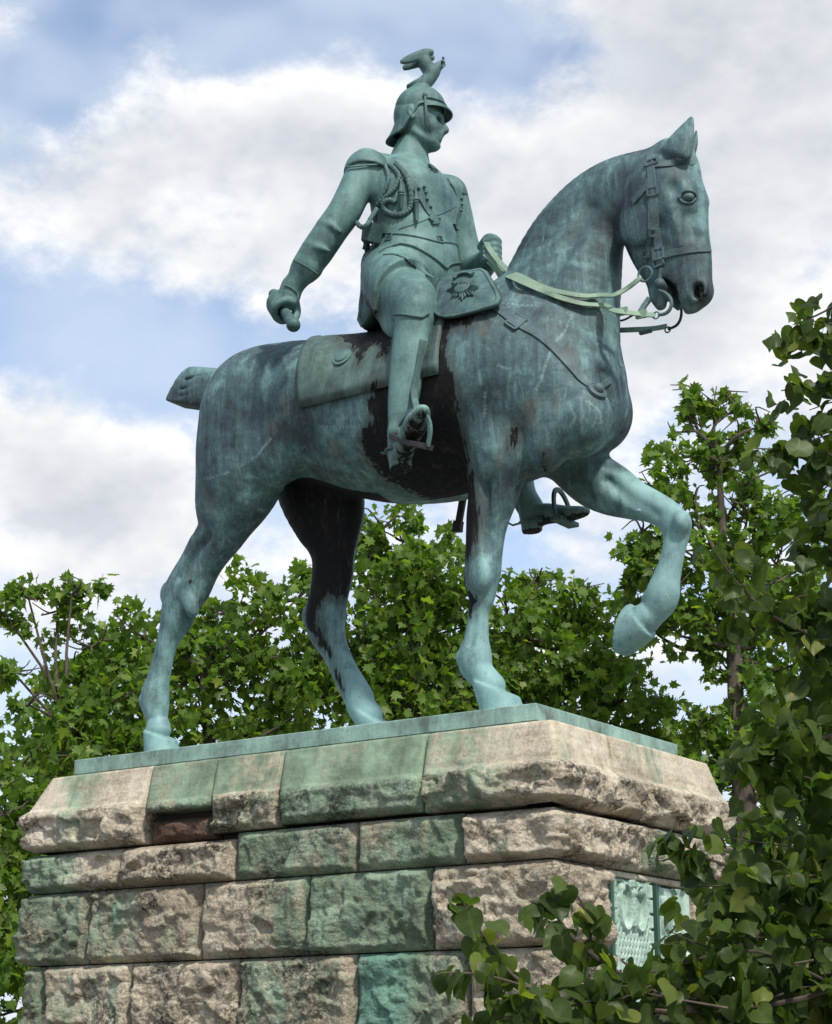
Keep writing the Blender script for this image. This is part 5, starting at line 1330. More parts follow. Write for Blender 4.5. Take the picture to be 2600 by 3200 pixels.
# ---------------------------------------------------------------- rider's equipment
def prism(outline, depth, name, mat, parent, bevel=0.012, bulge=0.0):
    """a thick plate with a rounded rim from a 3-D outline; depth is a vector pointing to its back"""
    P = [Vector(p) for p in outline]; n = len(P)
    c = sum(P, Vector()) / n; dv = Vector(depth)
    V = []; F = []
    rows = [(1.0, 1.0), (1.0, 0.30), (1.0 - bevel * 1.5, 0.0), (0.93, 0.0), (0.915, 0.20), (0.88, 0.12), (0.5, -0.55 * bulge), (0.25, -0.62 * bulge)]
    for k, (s, dd) in enumerate(rows):
        for p in P: V.append(c + (p - c) * s + dv * dd)
    for k in range(len(rows) - 1):
        for i in range(n):
            j = (i + 1) % n
            F.append((k * n + i, k * n + j, (k + 1) * n + j, (k + 1) * n + i))
    F.append(tuple(range(n))); F.append(tuple((len(rows) - 1) * n + i for i in range(n)))
    o = mesh_obj(name, V, F, mat, parent); fix_normals(o)
    return o

def star_relief(name, c, a, b, n, r, mat, parent, rays=8, lift=0.02):
    """a rayed star with a round centre standing on a plane (a, b) with normal n"""
    c, a, b, n = Vector(c), Vector(a).normalized(), Vector(b).normalized(), Vector(n).normalized()
    mb = MB()
    for i in range(rays):
        for k in (-1, 0, 1):
            t = 2 * math.pi * i / rays + k * 0.22
            l = r * (1.0 if k == 0 else 0.80)
            d = a * math.cos(t) + b * math.sin(t); s = n.cross(d)
            w = r * 0.085
            base = c + d * r * 0.25
            tip = c + d * l
            mid = c + d * l * 0.8
            V = [base - s * w * 0.5, mid - s * w, tip, mid + s * w, base + s * w * 0.5, base + n * lift, mid + n * lift]
            mb.add(V, [(0, 1, 6, 5), (1, 2, 6), (2, 3, 6), (3, 4, 5, 6)])
    mb.lathe(c, n, [(r * 0.42, -0.005), (r * 0.42, lift * 1.1), (r * 0.36, lift * 1.4), (r * 0.33, lift * 1.0), (r * 0.18, lift * 1.25), (0.0, lift * 1.4)], 24)
    return mb.build(name, mat, parent)

# holster covers at the saddle bow
hol = [(-1.024, 0.300, 3.133),(-1.060, 0.360, 3.280),(-1.092, 0.440, 3.427),(-1.092, 0.500, 3.517),(-1.008, 0.520, 3.531),(-0.880, 0.540, 3.533),(-0.762, 0.560, 3.531),(-0.717, 0.550, 3.496),(-0.643, 0.500, 3.392),(-0.524, 0.410, 3.225),(-0.483, 0.370, 3.151),(-0.482, 0.340, 3.098),(-0.537, 0.320, 3.073),(-0.668, 0.295, 3.054),(-0.813, 0.275, 3.047),(-0.896, 0.270, 3.054),(-0.971, 0.280, 3.083)]
prism(hol, (0.012, 0.030, -0.008), 'holster_cover', M_TRIM, horse, bulge=0.10)
inner = [V3(p) * 0.78 + V3((-0.803, 0.420, 3.301)) * 0.22 + V3((0.03, 0.10, -0.02)) for p in hol]
prism([tuple(p) for p in inner], (0.05, 0.22, -0.05), 'holster', M_DARK, horse)
hc = V3((-0.826, 0.415, 3.313))
pa = V3((-0.689, 0.430, 3.300)) - V3((-0.979, 0.410, 3.333)); pb2 = V3((-0.876, 0.520, 3.477)) - V3((-0.765, 0.320, 3.124))
pn = np.cross(pa, pb2); pn = pn if pn[1] < 0 else -pn
pn /= np.linalg.norm(pn)
star_relief('holster_star', hc + pn * 0.006, pa, pb2, pn, 0.150, M_TRIM, horse, lift=0.016)
mb = MB(); mb.sweep(spline([V3((-0.946, 0.480, 3.449)) + pn * 0.012, V3((-0.919, 0.505, 3.483)) + pn * 0.016, V3((-0.851, 0.515, 3.485)) + pn * 0.016, V3((-0.785, 0.500, 3.451)) + pn * 0.012], 5), rect(0.016, 0.010), ups=None, up=pn)
mb.build('holster_ribbon', M_TRIM, horse)
# far holster, mirrored across the horse
prism([(p[0], 2.0 - p[1], p[2]) for p in hol], (0.03, -0.06, -0.02), 'holster_cover', M_TRIM, horse, bulge=0.35)
# stirrup leather, stirrup and spur
strap('stirrup_leather', TR, [(-0.942, 0.160, 2.882), (-0.989, 0.140, 2.620), (-1.014, 0.120, 2.469), (-1.039, 0.100, 2.281)], 0.052, 0.020, M_RIDER if False else M_TRIM, rider)
TL, TRR = V3((-1.299, 0.200, 2.167)), V3((-0.883, 0.020, 1.962))
axs = (TRR - TL); wdt = np.linalg.norm(axs); axs /= wdt
upv = V3((0.0, 0.05, 1.0)); upv = upv - (upv @ axs) * axs; upv /= np.linalg.norm(upv)
mid = (TL + TRR) / 2
fw = np.cross(axs, upv)
archp = [mid + axs * wdt * 0.5 * math.cos(t) * (1.0 if math.sin(t) < 0.7 else 1.0) + upv * (0.235 * math.sin(t) ** 0.8) for t in np.linspace(0, math.pi, 17)]
MB().sweep(archp, rect(0.018, 0.012), up=fw).build('stirrup', M_TRIM, rider)
MB().sweep([TL - axs * 0.01, TL * 0.5 + TRR * 0.5 - upv * 0.012, TRR + axs * 0.01], rect(0.045, 0.020), up=upv).build('stirrup_tread', M_DARK, rider)
Hh = V3((-1.319, 0.290, 2.034)); 
mb = MB(); mb.sweep(spline([Hh + V3((0.09, -0.09, 0.04)), Hh + V3((-0.02, -0.10, 0.05)), Hh + V3((-0.10, -0.02, 0.05)), Hh + V3((-0.08, 0.08, 0.05))], 5), rect(0.018, 0.010), up=(0, 0, 1))
mb.sweep([Hh + V3((-0.10, -0.01, 0.05)), Hh + V3((-0.17, 0.0, 0.07))], circ(0.010, 6)); mb.build('spur', M_TRIM, rider)
mb = MB(); mb.sweep(spline([(-0.938, 1.680, 1.834), (-1.032, 1.660, 1.829), (-1.140, 1.720, 1.846), (-1.198, 1.800, 1.874)], 5), rect(0.016, 0.010), up=(0, 0, 1))
mb.sweep([(-1.157, 1.740, 1.849), (-1.234, 1.740, 1.842), (-1.269, 1.740, 1.864)], circ(0.009, 6)); mb.build('spur', M_TRIM, rider)
mb = MB(); mb.lathe((-0.942, 1.665, 1.831), (0.05, -1, 0), [(0.026, -0.01), (0.026, 0.012), (0.014, 0.02), (0.0, 0.022)], 12); mb.build('spur_button', M_TRIM, rider)
fm = V3((-0.756, 1.740, 1.802))
archp = [fm + V3((0, 0.13, 0)) * math.cos(t) + V3((-0.05, 0, 0.26)) * max(0, math.sin(t)) ** 0.8 for t in np.linspace(0, math.pi, 15)]
MB().sweep(archp, rect(0.020, 0.012), up=(1, 0, 0)).build('stirrup', M_TRIM, rider)
MB().sweep([fm + V3((0, 0.14, -0.01)), fm + V3((0, -0.14, -0.01))], rect(0.05, 0.018), up=(0, 0, 1)).build('stirrup_tread', M_TRIM, rider)
# sabre scabbard hanging on the far side
mb = MB(); mb.sweep([(-1.72, 1.66, 3.7), (-1.588, 1.700, 2.696), (-1.682, 1.700, 2.135), (-1.726, 1.700, 1.930)], rect(0.030, 0.016), up=(0, 1, 0))
mb.sweep([(-1.726, 1.700, 1.947), (-1.734, 1.700, 1.907), (-1.739, 1.700, 1.859)], rect(0.040, 0.028), up=(0, 1, 0)); mb.build('scabbard', M_DARK, rider)

# back skirt of the tunic hanging behind the thigh, boot cuff
prism([(-1.673, 0.560, 3.817),(-1.820, 0.580, 3.850),(-1.886, 0.580, 3.766),(-1.905, 0.570, 3.610),(-1.915, 0.560, 3.465),(-1.926, 0.550, 3.369),(-1.880, 0.540, 3.290),(-1.776, 0.500, 3.349),(-1.673, 0.460, 3.408),(-1.561, 0.420, 3.464),(-1.456, 0.400, 3.519),(-1.448, 0.440, 3.613)], (0.03, 0.16, 0.02), 'tunic_skirt', M_TRIM, rider, bulge=0.12)
cord('boot_cuff', TR, [(-1.294, 0.200, 3.144), (-1.149, 0.120, 3.090), (-1.039, 0.100, 3.068), (-0.949, 0.120, 3.061), (-0.944, 0.220, 3.102)], 0.010, M_TRIM, rider, twist=False)

cord('sleeve_cuff', TR, [(-2.305, 0.218, 3.861), (-2.230, 0.211, 3.810), (-2.180, 0.252, 3.775), (-2.163, 0.338, 3.753)], 0.007, M_TRIM, rider, twist=False)
cord('glove_edge', TR, [(-2.392, 0.212, 3.661), (-2.360, 0.221, 3.648), (-2.332, 0.247, 3.625), (-2.322, 0.278, 3.601)], 0.007, M_TRIM, rider, twist=False)
cord('tunic_fold', TR, [(-1.588, 0.441, 3.804), (-1.487, 0.442, 3.782), (-1.371, 0.434, 3.708), (-1.343, 0.538, 3.671)], 0.010, M_RIDER, rider, twist=False, off=-0.008)
cord('epaulette_edge', TR, [(-1.934, 0.424, 4.647), (-1.840, 0.421, 4.627), (-1.762, 0.478, 4.645), (-1.706, 0.565, 4.674)], 0.008, M_TRIM, rider, twist=False, off=0.012)

# marshal's baton in the right fist
A = V3((-2.703, 0.460, 3.746)); B = V3((-2.238, 0.140, 3.263)); bl = np.linalg.norm(B - A)
MB().lathe(A, B - A, [(0.0, -0.05), (0.030, -0.042), (0.044, -0.02), (0.046, 0.005), (0.036, 0.022), (0.036, 0.03), (0.050, 0.035), (0.050, bl * 0.45), (0.043, bl * 0.55), (0.041, bl - 0.06), (0.047, bl - 0.055), (0.047, bl - 0.04), (0.036, bl - 0.035),
                      (0.052, bl - 0.02), (0.057, bl), (0.052, bl + 0.025), (0.035, bl + 0.044), (0.0, bl + 0.052)], 20).build('baton', M_RIDER if False else M_TRIM, rider)

# cuirass straps with scale plates and studs
for pts in ([(-1.632, 0.615, 4.691), (-1.511, 0.625, 4.540), (-1.450, 0.692, 4.440), (-1.420, 0.763, 4.350), (-1.397, 0.826, 4.255)], [(-1.419, 1.112, 4.672), (-1.444, 1.270, 4.648), (-1.438, 1.303, 4.573), (-1.408, 1.235, 4.450), (-1.399, 1.184, 4.341)]):
    strap('cuirass_strap', TR, pts, 0.070, 0.022, M_TRIM, rider)
for pts in ([(-1.400, 0.809, 4.236), (-1.382, 0.844, 4.212), (-1.374, 0.860, 4.174)], [(-1.401, 1.194, 4.354), (-1.402, 1.181, 4.315), (-1.397, 1.166, 4.269)]):
    strap('strap_tip', TR, pts, 0.085, 0.030, M_TRIM, rider)
for s in ((-1.440, 0.705, 4.443), (-1.415, 0.750, 4.466), (-1.411, 0.764, 4.420), (-1.410, 0.777, 4.370), (-1.402, 0.818, 4.317), (-1.388, 0.819, 4.187), (-1.372, 0.892, 4.228), (-1.433, 1.318, 4.599), (-1.435, 1.327, 4.551), (-1.441, 1.314, 4.491), (-1.391, 1.144, 4.289), (-1.426, 1.231, 4.289)):
    loc, n, i, dd = TR.find_nearest(Vector(s))
    MB().lathe(loc + n * 0.008, n, [(0.014, 0.0), (0.014, 0.012), (0.008, 0.02), (0.0, 0.022)], 10).build('stud', M_TRIM, rider)
# belt plates
for s, q in (((-1.355, 0.893, 4.047), (-1.348, 0.951, 4.059)), ((-1.647, 0.600, 4.037), (-1.604, 0.606, 4.028))):
    buckle(TR, s, q, 0.055, 0.05, 0.012, M_TRIM, rider, 'belt_plate')
# engraved lower edge of the cuirass, piping of the tunic
cord('cuirass_edge', TR, [(-1.567, 0.619, 4.090), (-1.472, 0.684, 4.131), (-1.403, 0.786, 4.199), (-1.372, 0.967, 4.317), (-1.381, 1.158, 4.455)], 0.004, M_TRIM, rider, twist=False)
cord('belt_edge', TR, [(-1.729, 0.602, 4.093), (-1.575, 0.618, 4.050), (-1.422, 0.732, 4.019), (-1.346, 0.927, 4.032), (-1.503, 1.375, 4.205)], 0.007, M_TRIM, rider, twist=False)
cord('tunic_piping', TR, [(-1.545, 0.615, 3.957), (-1.468, 0.664, 3.935), (-1.409, 0.727, 3.898), (-1.349, 0.855, 3.843), (-1.334, 0.949, 3.815), (-1.325, 1.012, 3.870), (-1.490, 1.389, 4.051)], 0.009, M_TRIM, rider, twist=False)
cord('tunic_piping', TR, [(-1.660, 0.489, 3.861), (-1.623, 0.567, 3.927), (-1.545, 0.615, 3.957)], 0.008, M_TRIM, rider, twist=False)
# aiguillette: plaited cords with two pencils
cord('aiguillette', TR, [(-1.592, 0.612, 4.656), (-1.509, 0.628, 4.541), (-1.487, 0.644, 4.456), (-1.484, 0.667, 4.351), (-1.500, 0.670, 4.264), (-1.538, 0.631, 4.208), (-1.602, 0.601, 4.206), (-1.673, 0.595, 4.269), (-1.677, 0.580, 4.327), (-1.626, 0.582, 4.343), (-1.585, 0.603, 4.315)], 0.024, M_TRIM, rider)
cord('aiguillette', TR, [(-1.647, 0.596, 4.666), (-1.552, 0.595, 4.548), (-1.562, 0.584, 4.466), (-1.594, 0.577, 4.409), (-1.655, 0.569, 4.372), (-1.732, 0.584, 4.340)], 0.019, M_TRIM, rider)
cord('aiguillette', TR, [(-1.669, 0.586, 4.655), (-1.622, 0.562, 4.537), (-1.647, 0.558, 4.437), (-1.703, 0.569, 4.372), (-1.762, 0.600, 4.316)], 0.017, M_TRIM, rider)
MB().sweep(spline([(-1.713, 0.520, 4.267), (-1.726, 0.460, 4.167), (-1.734, 0.420, 4.095), (-1.781, 0.420, 4.087), (-1.854, 0.460, 4.147), (-1.928, 0.520, 4.233)], 6), circ(0.020, 8), scale=[1 + 0.12 * math.sin(i * 2.1) for i in range(31)]).build('aiguillette', M_TRIM, rider)
for p, q in (((-1.537, 0.609, 4.401), (-1.547, 0.631, 4.236)), ((-1.462, 0.695, 4.347), (-1.456, 0.701, 4.146))):
    P, N = snap(TR, spline([p, q], 4), 0.03)
    ax = P[-1] - P[0]; L = np.linalg.norm(ax)
    MB().lathe(P[0], ax, [(0.010, -0.10), (0.014, -0.02), (0.024, -0.005), (0.026, 0.012), (0.018, 0.02), (0.027, 0.032), (0.018, 0.045), (0.018, L * 0.8), (0.011, L * 0.98), (0.0, L)], 12).build('aiguillette_pencil', M_TRIM, rider)
# gorget star under the collar
loc, n, i, dd = TR.find_nearest(Vector((-1.433, 0.901, 4.701)))
t1 = n.cross(Vector((0, 0, 1))).normalized()
star_relief('breast_star', loc + n * 0.004, t1, n.cross(t1), n, 0.060, M_TRIM, rider, lift=0.012)
# pouch at the back of the belt
mb = MB(); mb.sweep(spline([(-1.856, 0.600, 4.114), (-1.793, 0.560, 4.103), (-1.717, 0.520, 4.058)], 4) , rect(0.055, 0.075), up=(0.1, 0, 1)); mb.build('belt_pouch', M_TRIM, rider)
mb = MB(); mb.sweep(spline([(-1.890, 0.620, 4.084), (-1.884, 0.620, 4.032), (-1.898, 0.620, 3.994)], 4), rect(0.028, 0.016), up=(-1, 0, 0)); mb.build('pouch_strap', M_TRIM, rider)
rng = random.Random(4)
pts = [(-1.899, 0.660, 4.009), (-1.907, 0.656, 3.976), (-1.914, 0.652, 3.942), (-1.918, 0.648, 3.908), (-1.917, 0.644, 3.873), (-1.913, 0.640, 3.837), (-1.906, 0.636, 3.800), (-1.895, 0.632, 3.763), (-1.885, 0.628, 3.725), (-1.879, 0.624, 3.689), (-1.876, 0.620, 3.654), (-1.876, 0.616, 3.619), (-1.880, 0.612, 3.585), (-1.884, 0.608, 3.552)]
mb = MB(); mb.sweep(spline(pts, 3), circ(0.022, 8), scale=[1 + 0.35 * math.sin(i * 1.7) for i in range(40)]); mb.build('sword_knot_cord', M_TRIM, rider)

# epaulettes
def epaulette(c, r, rot, clip, h=0.012):
    f = Field(V3(c) - 0.34, V3(c) + 0.34, h)
    f.ell(c, r, 0.0, rot=rot, clip=clip)
    f.ell(c, V3(r) * 0.86, 0.0, rot=rot, sub=True)
    V, Fc = f.mesh(1)
    return fast_mesh('epaulette', V, Fc, M_TRIM, rider)
epaulette((-1.865, 0.605, 4.63), (0.198, 0.205, 0.235), (0, -8, 0), (((-1.86, 0.50, 4.655), (0.06, -0.22, -1)), ((-1.80, 0.79, 4.80), (0.1, 1, 0.1))))
epaulette((-1.57, 1.36, 4.64), (0.160, 0.165, 0.195), (0, 0, 0), (((-1.56, 1.46, 4.67), (0, 0.22, -1)), ((-1.60, 1.22, 4.78), (0.1, -1, 0.1))))

# ---- helmet (local frame: forward, left, up)
HO = Vector((-1.631, 1.017, 5.356)); HFW = Vector((math.cos(math.radians(30)), math.sin(math.radians(30)), 0)); HL = Vector((-HFW.y, HFW.x, 0))
def hl(fw, lt, up): return HO + HFW * fw + HL * lt + Vector((0, 0, up))
mb = MB(); V = []; F = []
NA = 48
def lerp_tab(tab, a):
    for (a0, v0), (a1, v1) in zip(tab[:-1], tab[1:]):
        if a0 <= a <= a1:
            t = (a - a0) / (a1 - a0); t = t * t * (3 - 2 * t)
            return v0 + (v1 - v0) * t
    return tab[-1][1]
drop = [(0, 0.015), (60, 0.02), (85, 0.03), (108, 0.14), (135, 0.27), (180, 0.29)]
flare = [(0, 0.0), (85, 0.0), (112, 0.004), (140, 0.035), (180, 0.075)]
rim = []
cols = []
for i in range(NA):
    th = 2 * math.pi * i / NA; a = abs(math.degrees(th)); a = min(a, 360 - a)
    R = 1 / math.sqrt((math.cos(th) / 0.214) ** 2 + (math.sin(th) / 0.182) ** 2)
    col = []
    for k in range(1, 9):
        ph = math.radians(k * 90 / 8)
        col.append((R * math.sin(ph), 0.202 * math.cos(ph)))
    D, fl = lerp_tab(drop, a), lerp_tab(flare, a)
    for k in range(1, 7):
        s = k / 6
        col.append((R - 0.010 * math.sin(s * math.pi) * min(1, D / 0.15) + fl * s ** 2.2, -D * s))
    r0, z0 = col[-1]
    rim.append(hl(math.cos(th) * r0, math.sin(th) * r0, z0))
    col += [(r0 + 0.004, z0 - 0.010), (r0 - 0.016, z0 - 0.012), (r0 - 0.022, z0 + 0.01), (max(0.12, r0 - 0.06), z0 + 0.05)]
    cols.append([hl(math.cos(th) * r, math.sin(th) * r, zz) for r, zz in col])
m = len(cols[0]); top = hl(0, 0, 0.204)
V = [top] + [p for c in cols for p in c]
for i in range(NA):
    j = (i + 1) % NA
    F.append((0, 1 + i * m, 1 + j * m))
    for k in range(m - 1):
        F.append((1 + i * m + k, 1 + i * m + k + 1, 1 + j * m + k + 1, 1 + j * m + k))
mb.add(V, F)
helmet = mb.build('helmet', M_TRIM, rider)
mb = MB(); V = []; F = []
ang = np.linspace(-72, 72, 25)
for a in ang:
    th = math.radians(a)
    R = 1 / math.sqrt((math.cos(th) / 0.214) ** 2 + (math.sin(th) / 0.182) ** 2)
    e = 0.054 * math.cos(math.radians(a * 90 / 72)) ** 0.7 + 0.002
    for r, zz in ((R - 0.01, 0.0), (R + e * 0.55, -0.020), (R + e, -0.052), (R + e + 0.002, -0.064), (R + e - 0.012, -0.064), (R + e * 0.5, -0.036), (R - 0.01, -0.020)):
        V.append(hl(math.cos(th) * r, math.sin(th) * r, zz))
for i in range(24):
    for k in range(7):
        F.append((i * 7 + k, i * 7 + (k + 1) % 7, (i + 1) * 7 + (k + 1) % 7, (i + 1) * 7 + k))
F += [tuple(range(7)), tuple(24 * 7 + k for k in range(7))]
mb.add(V, F); mb.build('visor', M_TRIM, rider)
MB().sweep([hl(math.cos(t) * 0.217, math.sin(t) * 0.186, 0.012) for t in np.linspace(math.radians(-75), math.radians(75), 21)], circ(0.009, 6)).build('helmet_band', M_TRIM, rider)
for s in (-1, 1):
    # chin scales
    mb = MB(); mb.sweep(spline([hl(0.055, s * 0.193, 0.02), hl(0.060, s * 0.186, -0.08), hl(0.075, s * 0.168, -0.18), hl(0.095, s * 0.12, -0.27)], 5), rect(0.008, 0.003), up=HL * s)
    mb.build('chin_strap', M_TRIM, rider)
    MB().lathe(hl(0.055, s * 0.180, 0.035), HL * s, [(0.020, 0.0), (0.020, 0.016), (0.012, 0.022), (0.0, 0.024)], 14).build('helmet_rosette', M_TRIM, rider)

# ---- crowned eagle on the helmet
f = Field(np.array(hl(-0.24, -0.30, 0.12)) - np.array((0.1, 0.1, 0)), np.array(hl(0.30, 0.28, 0.60)) + np.array((0.05, 0.1, 0)), 0.0085)
f.tube([((-1.628, 1.019, 5.554),0.055,0.055),((-1.579, 1.047, 5.623),0.060,0.062),((-1.537, 1.071, 5.693),0.056,0.060),((-1.512, 1.085, 5.732),0.042,0.045),((-1.480, 1.104, 5.767),0.034,0.034),((-1.452, 1.120, 5.779),0.032,0.030),((-1.424, 1.136, 5.773),0.024,0.024),((-1.410, 1.144, 5.745),0.010,0.012)], 0.02, lat=tuple(HL))
f.tube([((-1.607, 1.031, 5.615),0.035,0.05),((-1.663, 0.998, 5.591),0.028,0.06),((-1.719, 0.966, 5.563),0.016,0.055)], 0.03, lat=tuple(HL))
f.ell((-1.635, 1.015, 5.536), (0.09, 0.08, 0.03), 0.02)
for s in (-1, 1):
    o1, o2 = HL * (0.035 * s), HL * (0.042 * s)
    # each wing: shoulder raised behind the neck, flight feathers swept back in one broad slab
    f.tube([(tuple(Vector((-1.565, 1.055, 5.704)) + o1 * 0.7),0.045,0.04),(tuple(Vector((-1.585, 1.043, 5.759)) + o2 * 0.9),0.055,0.040),(tuple(Vector((-1.606, 1.031, 5.806)) + o2),0.052,0.036)], 0.03, lat=tuple(HL))
    f.tube([(tuple(Vector((-1.550, 1.063, 5.862)) + o2),0.030,0.026),(tuple(Vector((-1.592, 1.039, 5.855)) + o2),0.044,0.030),(tuple(Vector((-1.663, 0.998, 5.822)) + o2 * 1.1),0.046,0.028),(tuple(Vector((-1.726, 0.962, 5.794)) + o2 * 1.2),0.036,0.024),(tuple(Vector((-1.761, 0.942, 5.778)) + o2 * 1.25),0.022,0.018)], 0.02, lat=tuple(HL))
    for ga, gb in (((-1.599, 1.035, 5.833), (-1.740, 0.954, 5.786)), ((-1.613, 1.027, 5.811), (-1.729, 0.960, 5.772)), ((-1.628, 1.019, 5.789), (-1.719, 0.966, 5.757))):
        f.tube([(tuple(Vector(ga) + o2 * 1.85),0.006,0.006),(tuple(Vector(gb) + o2 * 1.9),0.006,0.006)], 0.012, sub=True)
f.ell((-1.452, 1.120, 5.820), (0.022,0.022,0.016), 0.006)
f.ell((-1.452, 1.120, 5.842), (0.008,0.008,0.016), 0.004)
for s in (-1, 1):
    f.ell(tuple(Vector((-1.466, 1.112, 5.830)) + HL * 0.012 * s), (0.010,0.008,0.010), 0.004); f.ell(tuple(Vector((-1.438, 1.128, 5.828)) + HL * 0.012 * s), (0.010,0.008,0.010), 0.004)
EV, EF = f.mesh(1)
fast_mesh('helmet_eagle', EV, EF, M_TRIM, rider)

# ---- bronze base plate
M_PLATE = bronze('plate_bronze', light=(0.275, 0.42, 0.355), mid=(0.185, 0.285, 0.245), deep=(0.070, 0.085, 0.070), streak=1.2, bias=0.02, uses=False, rusty=0.8, runs=7)
L_, W_, T_ = 4.24, 2.03, 0.125
mb = MB(); b = 0.006
prof_pts = []
V = []
for zz, ins in ((-T_, 0.012), (-T_ + 0.012, 0.0), (-b, 0.0), (0.0, b)):
    for (px, py) in ((-L_ + ins, ins), (-ins, ins), (-ins, W_ - ins), (-L_ + ins, W_ - ins)):
        V.append((px, py, zz))
F = [(3, 2, 1, 0), (12, 13, 14, 15)]
for k in range(3):
    for i in range(4):
        j = (i + 1) % 4
        F.append((k * 4 + i, k * 4 + j, (k + 1) * 4 + j, (k + 1) * 4 + i))
mb.add(V, F)
plate = mb.build('base_plate', M_PLATE, statue, smooth=False)

# ---------------------------------------------------------------- ground
M_GROUND, nt, p = new_mat('park_gravel')
tc = nt.nodes.new('ShaderNodeTexCoord').outputs['Object']
r = ramp(nt, [(0.3, (0.10, 0.095, 0.08)), (0.7, (0.20, 0.185, 0.155))]); nt.links.new(noise(nt, tc, 1.3, 8, 0.7), r.inputs[0])
nt.links.new(r.outputs[0], p.inputs['Base Color']); p.inputs['Roughness'].default_value = 0.95
GZ = -3.9
ground = mesh_obj('ground', [(-900, -900, GZ), (900, -900, GZ), (900, 900, GZ), (-900, 900, GZ)], [(0, 1, 2, 3)], M_GROUND, smooth=False)
ground['kind'] = 'structure'

# ---------------------------------------------------------------- foliage
def leaf_mat(name, dark, light, trans, gloss=0.45, yellow=(0.26, 0.27, 0.04)):
    m = bpy.data.materials.new(name); m.use_nodes = True; nt = m.node_tree
    p = nt.nodes['Principled BSDF']; out = nt.nodes['Material Output']
    a = attr(nt, 'var')
    r = ramp(nt, [(0.0, dark), (0.80, light), (0.97, yellow)]); nt.links.new(a, r.inputs[0])
    lc = mix(nt, math_node(nt, 'MULTIPLY', step(nt, attr(nt, 'rib'), 0.62, 1.0), 0.40), r.outputs[0], tuple(min(1, c * 1.7) for c in light))
    tco = nt.nodes.new('ShaderNodeTexCoord').outputs['Object']
    lc = mix(nt, 0.35, lc, mix(nt, noise(nt, tco, 18.0, 3, 0.6), dark, tuple(c * 1.5 for c in light)))
    nt.links.new(lc, p.inputs['Base Color']); p.inputs['Roughness'].default_value = gloss; p.inputs['Specular IOR Level'].default_value = 0.22
    t = nt.nodes.new('ShaderNodeBsdfTranslucent')
    tcol = mix(nt, 1.0, lc, trans, 'MULTIPLY'); nt.links.new(tcol, t.inputs['Color'])
    mx = nt.nodes.new('ShaderNodeMixShader'); mx.inputs[0].default_value = 0.42
    nt.links.new(p.outputs[0], mx.inputs[1]); nt.links.new(t.outputs[0], mx.inputs[2]); nt.links.new(mx.outputs[0], out.inputs['Surface'])
    return m
M_PLANE = leaf_mat('plane_leaf', (0.028, 0.058, 0.013), (0.112, 0.182, 0.029), (2.4, 2.6, 0.9))
M_LIME = leaf_mat('lime_leaf', (0.011, 0.024, 0.009), (0.066, 0.100, 0.023), (2.6, 2.8, 0.9), 0.42, (0.17, 0.20, 0.04))
M_BARK, nt, p = new_mat('bark')
tc = nt.nodes.new('ShaderNodeTexCoord').outputs['Object']
r = ramp(nt, [(0.35, (0.030, 0.024, 0.018)), (0.6, (0.085, 0.066, 0.048)), (0.8, (0.16, 0.14, 0.11))]); nt.links.new(noise(nt, mapping(nt, tc, (9, 9, 3)), 1.0, 5, 0.6), r.inputs[0])
nt.links.new(r.outputs[0], p.inputs['Base Color']); p.inputs['Roughness'].default_value = 0.9
M_SEED, nt, p = new_mat('seed_ball'); p.inputs['Base Color'].default_value = (0.045, 0.036, 0.015, 1); p.inputs['Roughness'].default_value = 0.9
M_BRACT, nt, p = new_mat('lime_bract'); p.inputs['Base Color'].default_value = (0.38, 0.36, 0.10, 1); p.inputs['Roughness'].default_value = 0.6
M_BRACT2, nt, p = new_mat('dry_bract'); p.inputs['Base Color'].default_value = (0.30, 0.10, 0.03, 1); p.inputs['Roughness'].default_value = 0.7

# leaf outlines in their own plane: stalk at the origin, tip along +y, unit length
def plane_leaf_outline():
    half = [(0.0, 0.0), (0.12, 0.02), (0.36, -0.10), (0.30, 0.12), (0.60, 0.20), (0.44, 0.34), (0.58, 0.62), (0.30, 0.56), (0.20, 0.66), (0.0, 1.0)]
    return half
def lime_leaf_outline():
    return [(0.0, 0.06), (0.14, -0.03), (0.32, 0.0), (0.45, 0.16), (0.49, 0.36), (0.42, 0.58), (0.27, 0.76), (0.10, 0.90), (0.0, 1.02)]
def leaf_template(half, fold, curl):
    """both halves folded up a little along the midrib; triangles"""
    n = len(half); V = []; F = []
    mids = [(0, p[1] if 0 < i < n - 1 else p[1]) for i, p in enumerate(half)]
    ys = sorted(set([half[0][1], half[-1][1], 0.35, 0.65]))
    V = [(0, half[0][1], 0), (0, 0.42, 0.0), (0, half[-1][1], 0)]
    rib = lambda y: -curl * (y - 0.3) ** 2
    V = [(0, half[0][1], rib(half[0][1])), (0, 0.42, rib(0.42)), (0, half[-1][1], rib(half[-1][1]))]
    for s in (1, -1):
        base = len(V)
        for (px, py) in half[1:-1]: V.append((s * px, py, fold * abs(px) + rib(py) - 0.25 * curl * px * px * 4))
        ids = [0] + list(range(base, base + n - 2)) + [2]
        for a, b in zip(ids[:-1], ids[1:]):
            F.append((1, a, b) if s > 0 else (1, b, a))
    return np.array(V), np.array(F)
def rotations(n, rng, tipdir, spread):
    """random frames whose y axis follows tipdir loosely; returns (n,3,3) with columns x,y,z"""
    t = np.asarray(tipdir) + rng.normal(0, spread, (n, 3)); t /= np.linalg.norm(t, axis=1)[:, None]
    up = rng.normal(0, 1, (n, 3)) + np.array([0, 0, 0.5])
    z = up - (up * t).sum(1)[:, None] * t; z /= np.linalg.norm(z, axis=1)[:, None]
    x = np.cross(t, z)
    return np.stack([x, t, z], axis=2)

